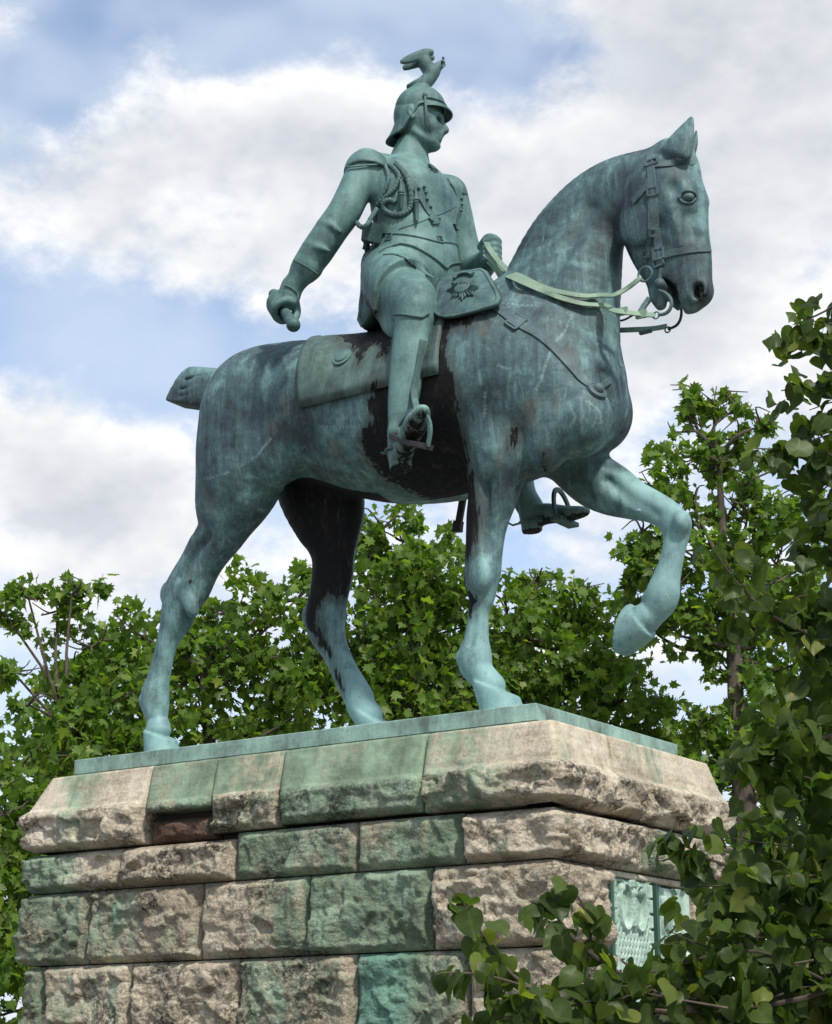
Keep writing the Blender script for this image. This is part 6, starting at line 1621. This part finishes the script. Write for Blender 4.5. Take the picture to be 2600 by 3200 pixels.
DIRF = np.array(VIEW); CAMP = np.array(CAM)
LOOK = np.array(look); RIGHT = np.array((VIEW.y, -VIEW.x, 0)); UPV = np.cross(RIGHT, LOOK)
def in_frame(P):
    q = P - CAMP; zc = q @ LOOK; xx = (q @ RIGHT) / zc * 1855; yy = (q @ UPV) / zc * 1855
    return (zc > 0.5) & (np.abs(xx) < 425) & (np.abs(yy) < 520)

def foliage(parent, P, R, S, var, templates, mat, singles, tmpl_vars=5):
    """the leaves that show largest become leaf objects, the others one mesh"""
    n = len(P)
    score = S / np.linalg.norm(P - CAMP, axis=1) * np.where(in_frame(P), 1, 0.01)
    # lift those that stand in front: nearest to the camera
    order = np.argsort(-score)
    one = set(order[:singles].tolist())
    meshes = {}
    for ti, (TV, TF) in enumerate(templates):
        for q in range(tmpl_vars):
            me = bpy.data.meshes.new('leaf'); me.from_pydata(TV.tolist(), [], TF.tolist())
            rb = me.attributes.new('rib', 'FLOAT', 'POINT'); rb.data.foreach_set('value', np.array([1.0] * 3 + [0.0] * (len(TV) - 3), dtype=np.float32))
            a = me.attributes.new('var', 'FLOAT', 'POINT'); a.data.foreach_set('value', np.full(len(TV), (q + 0.5) / tmpl_vars, dtype=np.float32))
            me.materials.append(mat); me.polygons.foreach_set('use_smooth', [True] * len(me.polygons)); meshes[(ti, q)] = me
    inv = Matrix.Translation(-parent.location)
    tid = np.arange(n) % len(templates)
    for i in one:
        o = bpy.data.objects.new('leaf', meshes[(int(tid[i]), min(tmpl_vars - 1, int(var[i] * tmpl_vars)))])
        M = np.eye(4); M[:3, :3] = R[i] * S[i]; M[:3, 3] = P[i]
        COL.objects.link(o); o.parent = parent; o.matrix_parent_inverse = inv; o.matrix_basis = Matrix(M.tolist())
    rest = np.array([i for i in range(n) if i not in one])
    allV = []; allF = []; allA = []; allR = []; off = 0
    for ti, (TV, TF) in enumerate(templates):
        ids = rest[tid[rest] == ti]
        if not len(ids): continue
        W = np.einsum('nij,vj->nvi', R[ids] * S[ids][:, None, None], TV) + P[ids][:, None, :]
        allV.append(W.reshape(-1, 3)); k = len(TV)
        allF.append((TF[None] + (np.arange(len(ids)) * k)[:, None, None] + off).reshape(-1, 3)); off += len(ids) * k
        allA.append(np.repeat(var[ids], k)); allR.append(np.tile(np.array([1.0] * 3 + [0.0] * (k - 3)), len(ids)))
    if off:
        o = fast_mesh('foliage', np.concatenate(allV), np.concatenate(allF), mat, parent, dict(var=np.concatenate(allA), rib=np.concatenate(allR)))
        o['kind'] = 'stuff'

def limb(mb, pts, r0, r1, n=5, sides=7):
    P = spline([V3(p) for p in pts], n)
    mb.sweep(P, circ(1.0, sides), up=(0.3, 0.5, 0.8), scale=np.linspace(r0, r1, len(P)))

PLANE_T = [leaf_template(plane_leaf_outline(), f_, c_) for f_, c_ in ((0.15, 0.25), (-0.12, 0.4), (0.3, 0.1))]
LIME_T = []
for f_, c_, wx, sk in ((0.18, 0.35, 1.0, 0.0), (-0.10, 0.5, 0.88, 0.06), (0.30, 0.15, 1.1, -0.05), (0.05, 0.7, 0.95, 0.10), (0.45, 0.3, 0.9, 0.0), (-0.25, 0.9, 1.05, -0.08)):
    TV_, TF_ = leaf_template(lime_leaf_outline(), f_, c_)
    TV_ = TV_ * np.array([wx, 1, 1]); TV_[:, 0] += sk * TV_[:, 1] ** 2; TV_[:, 2] += 0.05 * np.sin(TV_[:, 0] * 9 + TV_[:, 1] * 5)
    LIME_T.append((TV_, TF_))

def plane_tree(label, foot, crown_pts, clumps, density, seed, size=0.152, limbs=(), nseed=14):
    """clumps: (centre, radius); limbs grow from the trunk top to the clumps"""
    rng = np.random.default_rng(seed); rd = random.Random(seed)
    foot = V3(foot)
    tree = empty('plane_tree', (foot[0], foot[1], GZ))
    tag(tree, label, 'tree', 'plane trees behind the statue')
    mb = MB(); limb(mb, [(foot[0], foot[1], GZ - 0.1)] + list(crown_pts), 0.20, 0.035, sides=10)
    mb.build('trunk', M_BARK, tree)
    top = [V3(p) for p in crown_pts]
    P = []; T = []
    mbb = MB()
    for (c, r) in clumps:
        c = V3(c)
        # bough from the nearest lower point of the stem
        st = min(top, key=lambda q: np.linalg.norm(q - c) + max(0, q[2] - c[2]) * 2)
        if np.linalg.norm(st - c) > 0.3:
            m1 = st * 0.6 + c * 0.4 + V3((rd.uniform(-.2, .2), rd.uniform(-.2, .2), rd.uniform(-0.25, 0.1)))
            limb(mbb, [st, m1, c], 0.038, 0.014, 4, 6)
        for k in range(5):
            dv = rng.normal(0, 1, 3); dv /= np.linalg.norm(dv); dv[2] = abs(dv[2]) * 0.7 + 0.1
            e = c + dv * r * rd.uniform(0.7, 1.0)
            limb(mbb, [c, c * 0.5 + e * 0.5 + rng.normal(0, 0.08, 3), e], 0.018, 0.007, 3, 5)
        n = int(density * 1.25 * r ** 2.2)
        # sub-clusters of leaves inside the clump
        sub = c + rng.normal(0, 0.48, (max(4, n // 20), 3)) * r * np.array([1, 1, 0.9])
        w = sub[rng.integers(0, len(sub), n)]
        pts = w + rng.normal(0, 0.17, (n, 3)) * min(r, 1.0)
        P.append(pts); T.append(np.repeat(c[None], n, 0))
    mbb.build('boughs', M_BARK, tree)
    P = np.concatenate(P); T = np.concatenate(T); n = len(P)
    R = rotations(n, rng, (0, 0, -0.45), 0.75)
    S = size * rng.uniform(0.55, 1.25, n)
    var = np.clip(rng.beta(2.0, 2.2, n), 0, 0.999)
    foliage(tree, P, R, S, var, PLANE_T, M_PLANE, 300)
    sb = MB().lathe((0, 0, 0), (0, 0, 1), [(0.0, -1), (0.5, -0.86), (0.87, -0.5), (1, 0), (0.87, 0.5), (0.5, 0.86), (0.0, 1)], 10)
    me = None
    idx = rng.choice(n, nseed, replace=False)
    for q in idx:
        if me is None:
            o = sb.build('seed_ball', M_SEED, tree); me = o.data
        else:
            o = bpy.data.objects.new('seed_ball', me); link(o, tree)
        o.location = P[q] - np.array([0, 0, 0.12]); o.scale = (0.045,) * 3
    return tree

# left tree
plane_tree('plane tree on the left, a spray of leaves reaching above the pedestal', (-12.446, 8.241, -0.266), [(-12.475, 8.222, 0.385), (-12.466, 8.228, 1.446), (-12.467, 8.227, 2.122)],
    [((-13.149, 7.753, 4.140),0.46),((-12.641, 8.106, 4.212),0.42),((-13.422, 7.564, 3.927),0.42),((-13.094, 8.279, 4.059),0.4),((-12.918, 7.305, 2.982),0.42),((-12.330, 7.105, 2.413),0.45),((-12.949, 8.501, 3.047),0.55),((-12.669, 8.574, 3.523),0.5),((-12.124, 8.465, 2.601),0.75),((-12.720, 8.051, 2.190),0.75),((-12.395, 7.060, 1.561),0.8),((-12.477, 8.220, 1.715),0.75),((-12.227, 9.002, 2.068),0.8),((-11.769, 6.276, 0.788),0.8),((-11.874, 6.812, 0.602),0.8),((-11.722, 6.309, -0.123),0.8),((-11.548, 6.430, -0.601),0.8),((-11.666, 6.348, -1.191),0.8),((-11.544, 6.433, -1.656),0.8),((-13.038, 8.439, 1.245),0.8)],
    520, 3, limbs=())
# tree behind the hind legs
plane_tree('plane tree seen between the horse\'s two hind legs', (-11.367, 10.207, -0.188), [(-11.400, 10.184, 1.174), (-11.597, 10.048, 2.151), (-11.743, 9.947, 3.292)],
    [((-12.460, 9.449, 3.801),0.65),((-11.935, 9.813, 3.874),0.6),((-13.086, 9.623, 3.396),0.7),((-11.414, 10.175, 4.167),0.6),((-10.942, 10.503, 4.093),0.65),((-10.780, 10.980, 4.462),0.6),((-12.261, 9.587, 3.076),0.85),((-12.013, 10.368, 3.249),0.9),((-11.104, 10.390, 3.437),0.85),((-10.892, 11.146, 3.617),0.85),((-12.413, 9.481, 2.434),0.9),((-11.722, 9.961, 2.505),0.9),((-11.351, 10.827, 2.738),0.9),((-10.395, 10.882, 2.790),0.9),((-10.852, 11.295, 4.916),0.3)],
    460, 5)
# tree behind the middle
plane_tree('plane tree between the hind legs and the standing foreleg', (-8.779, 11.395, -0.227), [(-8.778, 11.395, 1.449), (-8.834, 11.357, 2.625), (-8.949, 11.277, 3.903)],
    [((-9.244, 11.072, 5.364),0.55),((-9.124, 11.399, 5.198),0.5),((-9.416, 10.953, 4.848),0.65),((-8.892, 11.316, 4.628),0.7),((-8.712, 11.807, 4.485),0.65),((-9.354, 10.996, 4.047),0.8),((-8.776, 11.397, 3.903),0.85),((-8.590, 12.134, 3.947),0.7),((-9.758, 10.959, 3.589),0.8),((-9.063, 11.198, 3.260),0.9),((-8.491, 11.595, 3.189),0.85),((-8.360, 12.294, 3.437),0.7),((-9.461, 10.921, 2.836),0.9),((-8.777, 11.396, 2.695),0.85),((-8.207, 11.792, 2.765),0.8)],
    470, 8)
# tree under the raised hoof
plane_tree('plane tree between the standing foreleg and the raised hoof', (-7.377, 12.976, -0.188), [(-7.568, 12.844, 1.869), (-7.786, 12.693, 2.718), (-7.772, 12.703, 3.728)],
    [((-7.820, 12.669, 4.499),0.5),((-7.743, 12.966, 4.699),0.35),((-8.002, 12.543, 4.093),0.6),((-7.174, 13.117, 4.314),0.6),((-7.475, 12.908, 3.947),0.65),((-7.092, 13.540, 4.090),0.6),((-8.009, 12.538, 3.437),0.65),((-7.544, 12.860, 3.292),0.8),((-6.961, 13.265, 3.292),0.85),((-8.015, 12.534, 2.933),0.7),((-7.322, 13.014, 2.718),0.85),((-6.683, 13.458, 2.790),0.75),((-6.461, 13.612, 2.434),0.65),((-6.869, 13.329, 2.292),0.8),((-6.119, 13.849, 2.257),0.6)],
    480, 13)
# tree on the right, with a leaning top shoot
plane_tree('tall plane tree on the right, behind the raised foreleg', (-4.402, 12.606, -0.654), [(-4.363, 12.634, 0.916), (-4.405, 12.604, 1.821), (-4.403, 12.606, 3.214), (-4.458, 12.568, 4.582), (-4.459, 12.567, 5.993)],
    [((-4.791, 12.337, 6.897),0.32),((-4.485, 12.549, 6.787),0.34),((-4.206, 12.743, 6.715),0.30),((-4.725, 12.382, 6.352),0.42),((-4.226, 12.728, 6.208),0.40),((-3.937, 12.929, 6.424),0.30),((-5.020, 12.178, 5.921),0.42),((-4.578, 12.484, 5.778),0.46),((-4.083, 12.828, 5.636),0.46),((-5.200, 12.053, 5.494),0.45),((-4.766, 12.354, 5.211),0.55),((-4.162, 12.773, 5.071),0.6),((-3.912, 13.555, 5.362),0.6),((-5.385, 11.924, 4.861),0.5),((-4.898, 12.262, 4.582),0.6),((-4.356, 12.639, 4.374),0.65),((-4.064, 13.449, 4.508),0.7),((-5.458, 11.874, 4.236),0.5),((-5.083, 12.134, 3.961),0.6),((-5.580, 11.789, 3.756),0.42),((-4.599, 12.470, 3.756),0.6),((-4.322, 13.271, 3.738),0.65),((-4.013, 14.094, 3.998),0.7),((-5.155, 12.084, 3.416),0.45),((-4.563, 12.495, 3.281),0.40),((-4.367, 12.631, 2.745),0.5),((-4.134, 13.401, 2.982),0.7),((-4.335, 12.653, 2.214),0.6),((-4.825, 12.313, 2.017),0.6),((-4.055, 13.456, 2.305),0.75),((-4.628, 12.449, 1.561),0.6),((-4.102, 12.815, 1.431),0.65),((-3.815, 13.622, 1.638),0.8),((-3.876, 12.971, 0.598),0.8),((-3.713, 13.085, -0.344),0.9),((-4.167, 12.769, -0.033),0.8),((-4.016, 12.874, -1.266),0.9)],
    500, 21)

# ---------------------------------------------------------------- lime (linden) tree close to the camera on the right
lfoot = V3((4.200, -3.090, -2.089))
lime = empty('lime_tree', (lfoot[0], lfoot[1], GZ))
tag(lime, 'dark lime tree close on the right, heart shaped leaves before the pedestal', 'tree')
rng = np.random.default_rng(77)
mb = MB(); limb(mb, [(lfoot[0], lfoot[1], GZ - 0.1), (lfoot[0], lfoot[1], -2.4), V3((4.292, -3.026, -0.615)), V3((4.346, -2.989, 1.050))], 0.16, 0.05, sides=10)
mb.build('trunk', M_BARK, lime)
LP, LS, LT = [], [], []
# hanging twigs: polyline, leaves per twig, droop
twigs = [
    # long twig reaching left across the corner of the pedestal
    ([(4.220, -3.320, -1.665), (3.659, -4.074, -2.039), (3.288, -4.454, -2.123), (3.040, -4.747, -2.094), (2.933, -4.943, -2.054), (2.829, -5.016, -1.942), (2.770, -5.056, -1.815), (2.711, -5.098, -1.723)], 46),
    ([(2.933, -4.943, -2.054), (2.856, -5.119, -2.016), (2.752, -5.191, -2.009), (2.709, -5.220, -2.021)], 12),
    ([(3.288, -4.454, -2.123), (3.123, -4.690, -2.000), (3.005, -4.772, -1.888), (2.939, -4.817, -1.792), (2.878, -4.859, -1.759)], 24),
    ([(3.044, -4.745, -1.952), (3.046, -4.743, -1.840), (3.014, -4.765, -1.743), (2.967, -4.798, -1.727)], 12),
    ([(4.242, -3.305, -1.399), (3.786, -3.864, -1.598), (3.539, -4.157, -1.659), (3.375, -4.393, -1.619), (3.280, -4.459, -1.560), (3.225, -4.497, -1.535)], 34),
    ([(3.413, -4.245, -1.659), (3.370, -4.396, -1.734), (3.328, -4.426, -1.767)], 8),
    ([(4.278, -3.279, -0.943), (3.743, -3.894, -1.108), (3.561, -4.142, -1.196), (3.431, -4.232, -1.231), (3.389, -4.262, -1.222)], 26),
    ([(4.301, -3.263, -0.661), (3.762, -3.881, -0.764), (3.557, -4.023, -0.727), (3.415, -4.122, -0.597), (3.317, -4.190, -0.428)], 26),
    ([(4.356, -3.225, 0.022), (3.843, -3.703, -0.031), (3.611, -3.864, -0.031), (3.490, -3.948, 0.009), (3.421, -3.996, 0.018)], 20),
    ([(4.398, -3.196, 0.533), (3.788, -3.741, 0.370), (3.628, -3.853, 0.289), (3.517, -3.929, 0.258)], 18),
    ([(4.432, -3.173, 0.957), (3.889, -3.671, 0.742), (3.675, -3.820, 0.596), (3.577, -3.888, 0.534), (3.542, -3.912, 0.452)], 20),
    ([(3.659, -4.074, -2.039), (3.499, -4.307, -1.930), (3.363, -4.401, -1.930), (3.266, -4.469, -1.963)], 18),
]
mbt = MB()
for pts, nl in twigs:
    S = spline([V3(p) for p in pts], 8)
    limb(mbt, pts, 0.011 if nl > 20 else 0.006, 0.0025, 5, 6)
    keep = [q for q in range(len(S)) if in_frame(S[q:q + 1])[0]] or [len(S) - 1]
    a0 = keep[0]
    for i in range(nl):
        t = a0 + (len(S) - 1 - a0) * (i + rng.uniform(0, 1)) / nl
        k = min(int(t), len(S) - 2); b = S[k] + (S[k + 1] - S[k]) * (t - k)
        o = rng.normal(0, 1, 3) * np.array([0.035, 0.035, 0.03])
        LP.append(b + o); LS.append(rng.uniform(0.070, 0.112)); LT.append((rng.normal(0, 0.7), rng.normal(0, 0.7), -0.75))
# thicker masses of leaves
masses = [((3.600, -3.750, 0.533),0.13,0.16,26),((3.615, -3.740, 0.204),0.14,0.20,40),((3.542, -3.790, 0.002),0.13,0.12,26),((3.618, -3.737, -0.177),0.15,0.22,48),((3.582, -3.884, -0.304),0.12,0.14,28),((3.491, -3.947, -0.629),0.20,0.13,36),((3.609, -3.866, -0.685),0.16,0.20,52),((3.405, -4.129, -0.485),0.12,0.07,9),
          ((3.562, -3.898, -1.018),0.18,0.22,66),((3.449, -4.099, -1.179),0.15,0.10,26),((3.533, -3.919, -1.306),0.20,0.20,70),((3.460, -4.091, -1.564),0.24,0.18,78),((3.547, -3.908, -1.588),0.18,0.22,80),((3.419, -4.119, -1.835),0.28,0.16,90),((3.517, -3.929, -1.897),0.20,0.26,110),
          ((3.288, -4.332, -2.023),0.28,0.14,90),((3.477, -4.079, -2.101),0.30,0.18,120),((3.126, -4.566, -2.091),0.22,0.12,80),((2.973, -4.793, -2.110),0.20,0.09,54),((2.866, -4.990, -2.136),0.14,0.06,26),((3.069, -4.727, -2.000),0.10,0.05,14),((3.382, -4.267, -1.743),0.12,0.10,22)]
# the rest of the crown, to the right of the view
masses += [((4.059, -3.139, 1.192),0.20,0.20,31),((4.043, -3.077, 1.255),0.20,0.20,27),((4.189, -2.696, 1.506),0.20,0.20,33),((4.466, -3.161, 1.082),0.20,0.20,37),((4.599, -2.485, 1.317),0.20,0.20,33),((3.955, -2.907, 0.909),0.20,0.20,29),((4.074, -3.287, 0.778),0.20,0.20,26),((4.071, -2.924, 1.012),0.20,0.20,35),((4.282, -2.765, 0.976),0.20,0.20,39),((4.565, -2.740, 0.865),0.20,0.20,40),((3.727, -3.138, 0.485),0.20,0.20,32),((3.875, -3.023, 0.485),0.20,0.20,33),((4.213, -3.471, 0.370),0.20,0.20,28),((4.457, -3.143, 0.460),0.20,0.20,36),((4.554, -2.722, 0.420),0.20,0.20,30),((3.695, -3.112, 0.191),0.20,0.20,35),((3.900, -3.213, 0.116),0.20,0.20,35),((4.066, -3.000, 0.195),0.20,0.20,40),((4.173, -2.634, 0.294),0.20,0.20,36),((4.420, -2.584, 0.144),0.20,0.20,34),((3.851, -3.722, -0.352),0.20,0.20,36),((3.781, -3.052, -0.204),0.20,0.20,35),((4.185, -3.466, -0.277),0.20,0.20,33),((4.381, -3.111, -0.175),0.20,0.20,27),((4.616, -3.264, -0.268),0.20,0.20,32),((3.822, -3.791, -0.578),0.20,0.20,35),((3.761, -3.188, -0.511),0.20,0.20,31),((4.126, -3.141, -0.526),0.20,0.20,26),((4.381, -3.378, -0.544),0.20,0.20,35),((4.435, -2.489, -0.373),0.20,0.20,32),((3.711, -3.661, -0.975),0.20,0.20,37),((3.849, -3.516, -0.902),0.20,0.20,28),((4.075, -3.214, -0.888),0.20,0.20,34),((4.183, -2.749, -0.892),0.20,0.20,36),((4.470, -2.781, -0.794),0.20,0.20,38),((3.691, -3.516, -1.186),0.20,0.20,37),((3.833, -3.406, -1.192),0.20,0.20,30),((4.058, -3.140, -1.178),0.20,0.20,26),((4.286, -3.213, -1.273),0.20,0.20,32),((4.438, -2.791, -1.237),0.20,0.20,26),((3.685, -3.484, -1.509),0.20,0.20,36),((3.756, -3.192, -1.552),0.20,0.20,37),((4.024, -3.127, -1.424),0.20,0.20,36),((4.204, -3.331, -1.537),0.20,0.20,33),((4.356, -2.885, -1.557),0.20,0.20,28),((3.662, -3.646, -1.789),0.20,0.20,31),((3.898, -3.494, -1.807),0.20,0.20,32),((3.856, -3.025, -1.897),0.20,0.20,35),((4.143, -3.130, -1.806),0.20,0.20,36),((4.388, -3.130, -1.800),0.20,0.20,36),((3.537, -3.356, -2.179),0.20,0.20,27),((3.701, -2.998, -2.099),0.20,0.20,36),((3.862, -3.021, -2.129),0.20,0.20,28),((4.053, -2.961, -2.107),0.20,0.20,29),((4.423, -3.155, -2.140),0.20,0.20,38)]
for c, rx, rz, n in masses:
    c = V3(c)
    g = np.clip(rng.normal(0, 0.55, (n, 3)), -1.15, 1.15)
    P = c + g[:, :1] * rx * RIGHT + g[:, 1:2] * rz * np.array([0, 0, 1.0]) + g[:, 2:] * 0.22 * DIRF
    for q in P: LP.append(q); LS.append(rng.uniform(0.062, 0.108)); LT.append((rng.normal(0, 0.7), rng.normal(0, 0.7), -0.7))
    for k in range(3):
        e = c + rng.normal(0, 0.6) * rx * RIGHT + np.array([0, 0, rng.normal(0, 0.6) * rz])
        st = c + RIGHT * rx * rng.uniform(0.8, 2.0) + np.array([0, 0, rng.uniform(-0.5, 1.0) * rz]) + DIRF * rng.normal(0, 0.1)
        limb(mbt, [st, st * 0.5 + e * 0.5 + rng.normal(0, 0.02, 3), e], 0.005, 0.002, 4, 5)
mbt.build('twigs', M_BARK, lime)
LP = np.array(LP); LS = np.array(LS); LT = np.array(LT); n = len(LP)
t = LT / np.linalg.norm(LT, axis=1)[:, None]
z = rng.normal(0, 1, (n, 3)) - 0.15 * DIRF + np.array([0, 0, 0.45])
z = z - (z * t).sum(1)[:, None] * t; z /= np.linalg.norm(z, axis=1)[:, None]
LR = np.stack([np.cross(t, z), t, z], axis=2)
lvar = np.clip(rng.beta(1.0, 1.35, n), 0, 0.999)
foliage(lime, LP, LR, LS, lvar, LIME_T, M_LIME, 300, 6)
# leaf stalks are too fine to show; flower bracts hang among the leaves
bv = [(-0.14, 0, 0), (0.14, 0, 0), (0.17, 0.5, 0.06), (-0.17, 0.5, 0.06), (0.10, 0.9, 0.02), (-0.10, 0.9, 0.02), (0, 1.0, 0.0)]
bf = [(0, 1, 2, 3), (3, 2, 4, 5), (5, 4, 6)]
for k, q in enumerate(rng.choice(n, 46, replace=False)):
    me = bpy.data.meshes.get('bract_a' if k % 3 else 'bract_b')
    if me is None:
        me = bpy.data.meshes.new('bract_a' if k % 3 else 'bract_b'); me.from_pydata(bv, [], bf); me.materials.append(M_BRACT if k % 3 else M_BRACT2)
    o = bpy.data.objects.new('bract', me); link(o, lime)
    o.location = LP[q] + rng.normal(0, 0.02, 3) - 0.03 * DIRF; o.scale = (0.055, 0.075, 0.06)
    o.rotation_euler = (rng.uniform(-2.2, -0.9), rng.uniform(-0.8, 0.8), rng.uniform(0, 6.28))
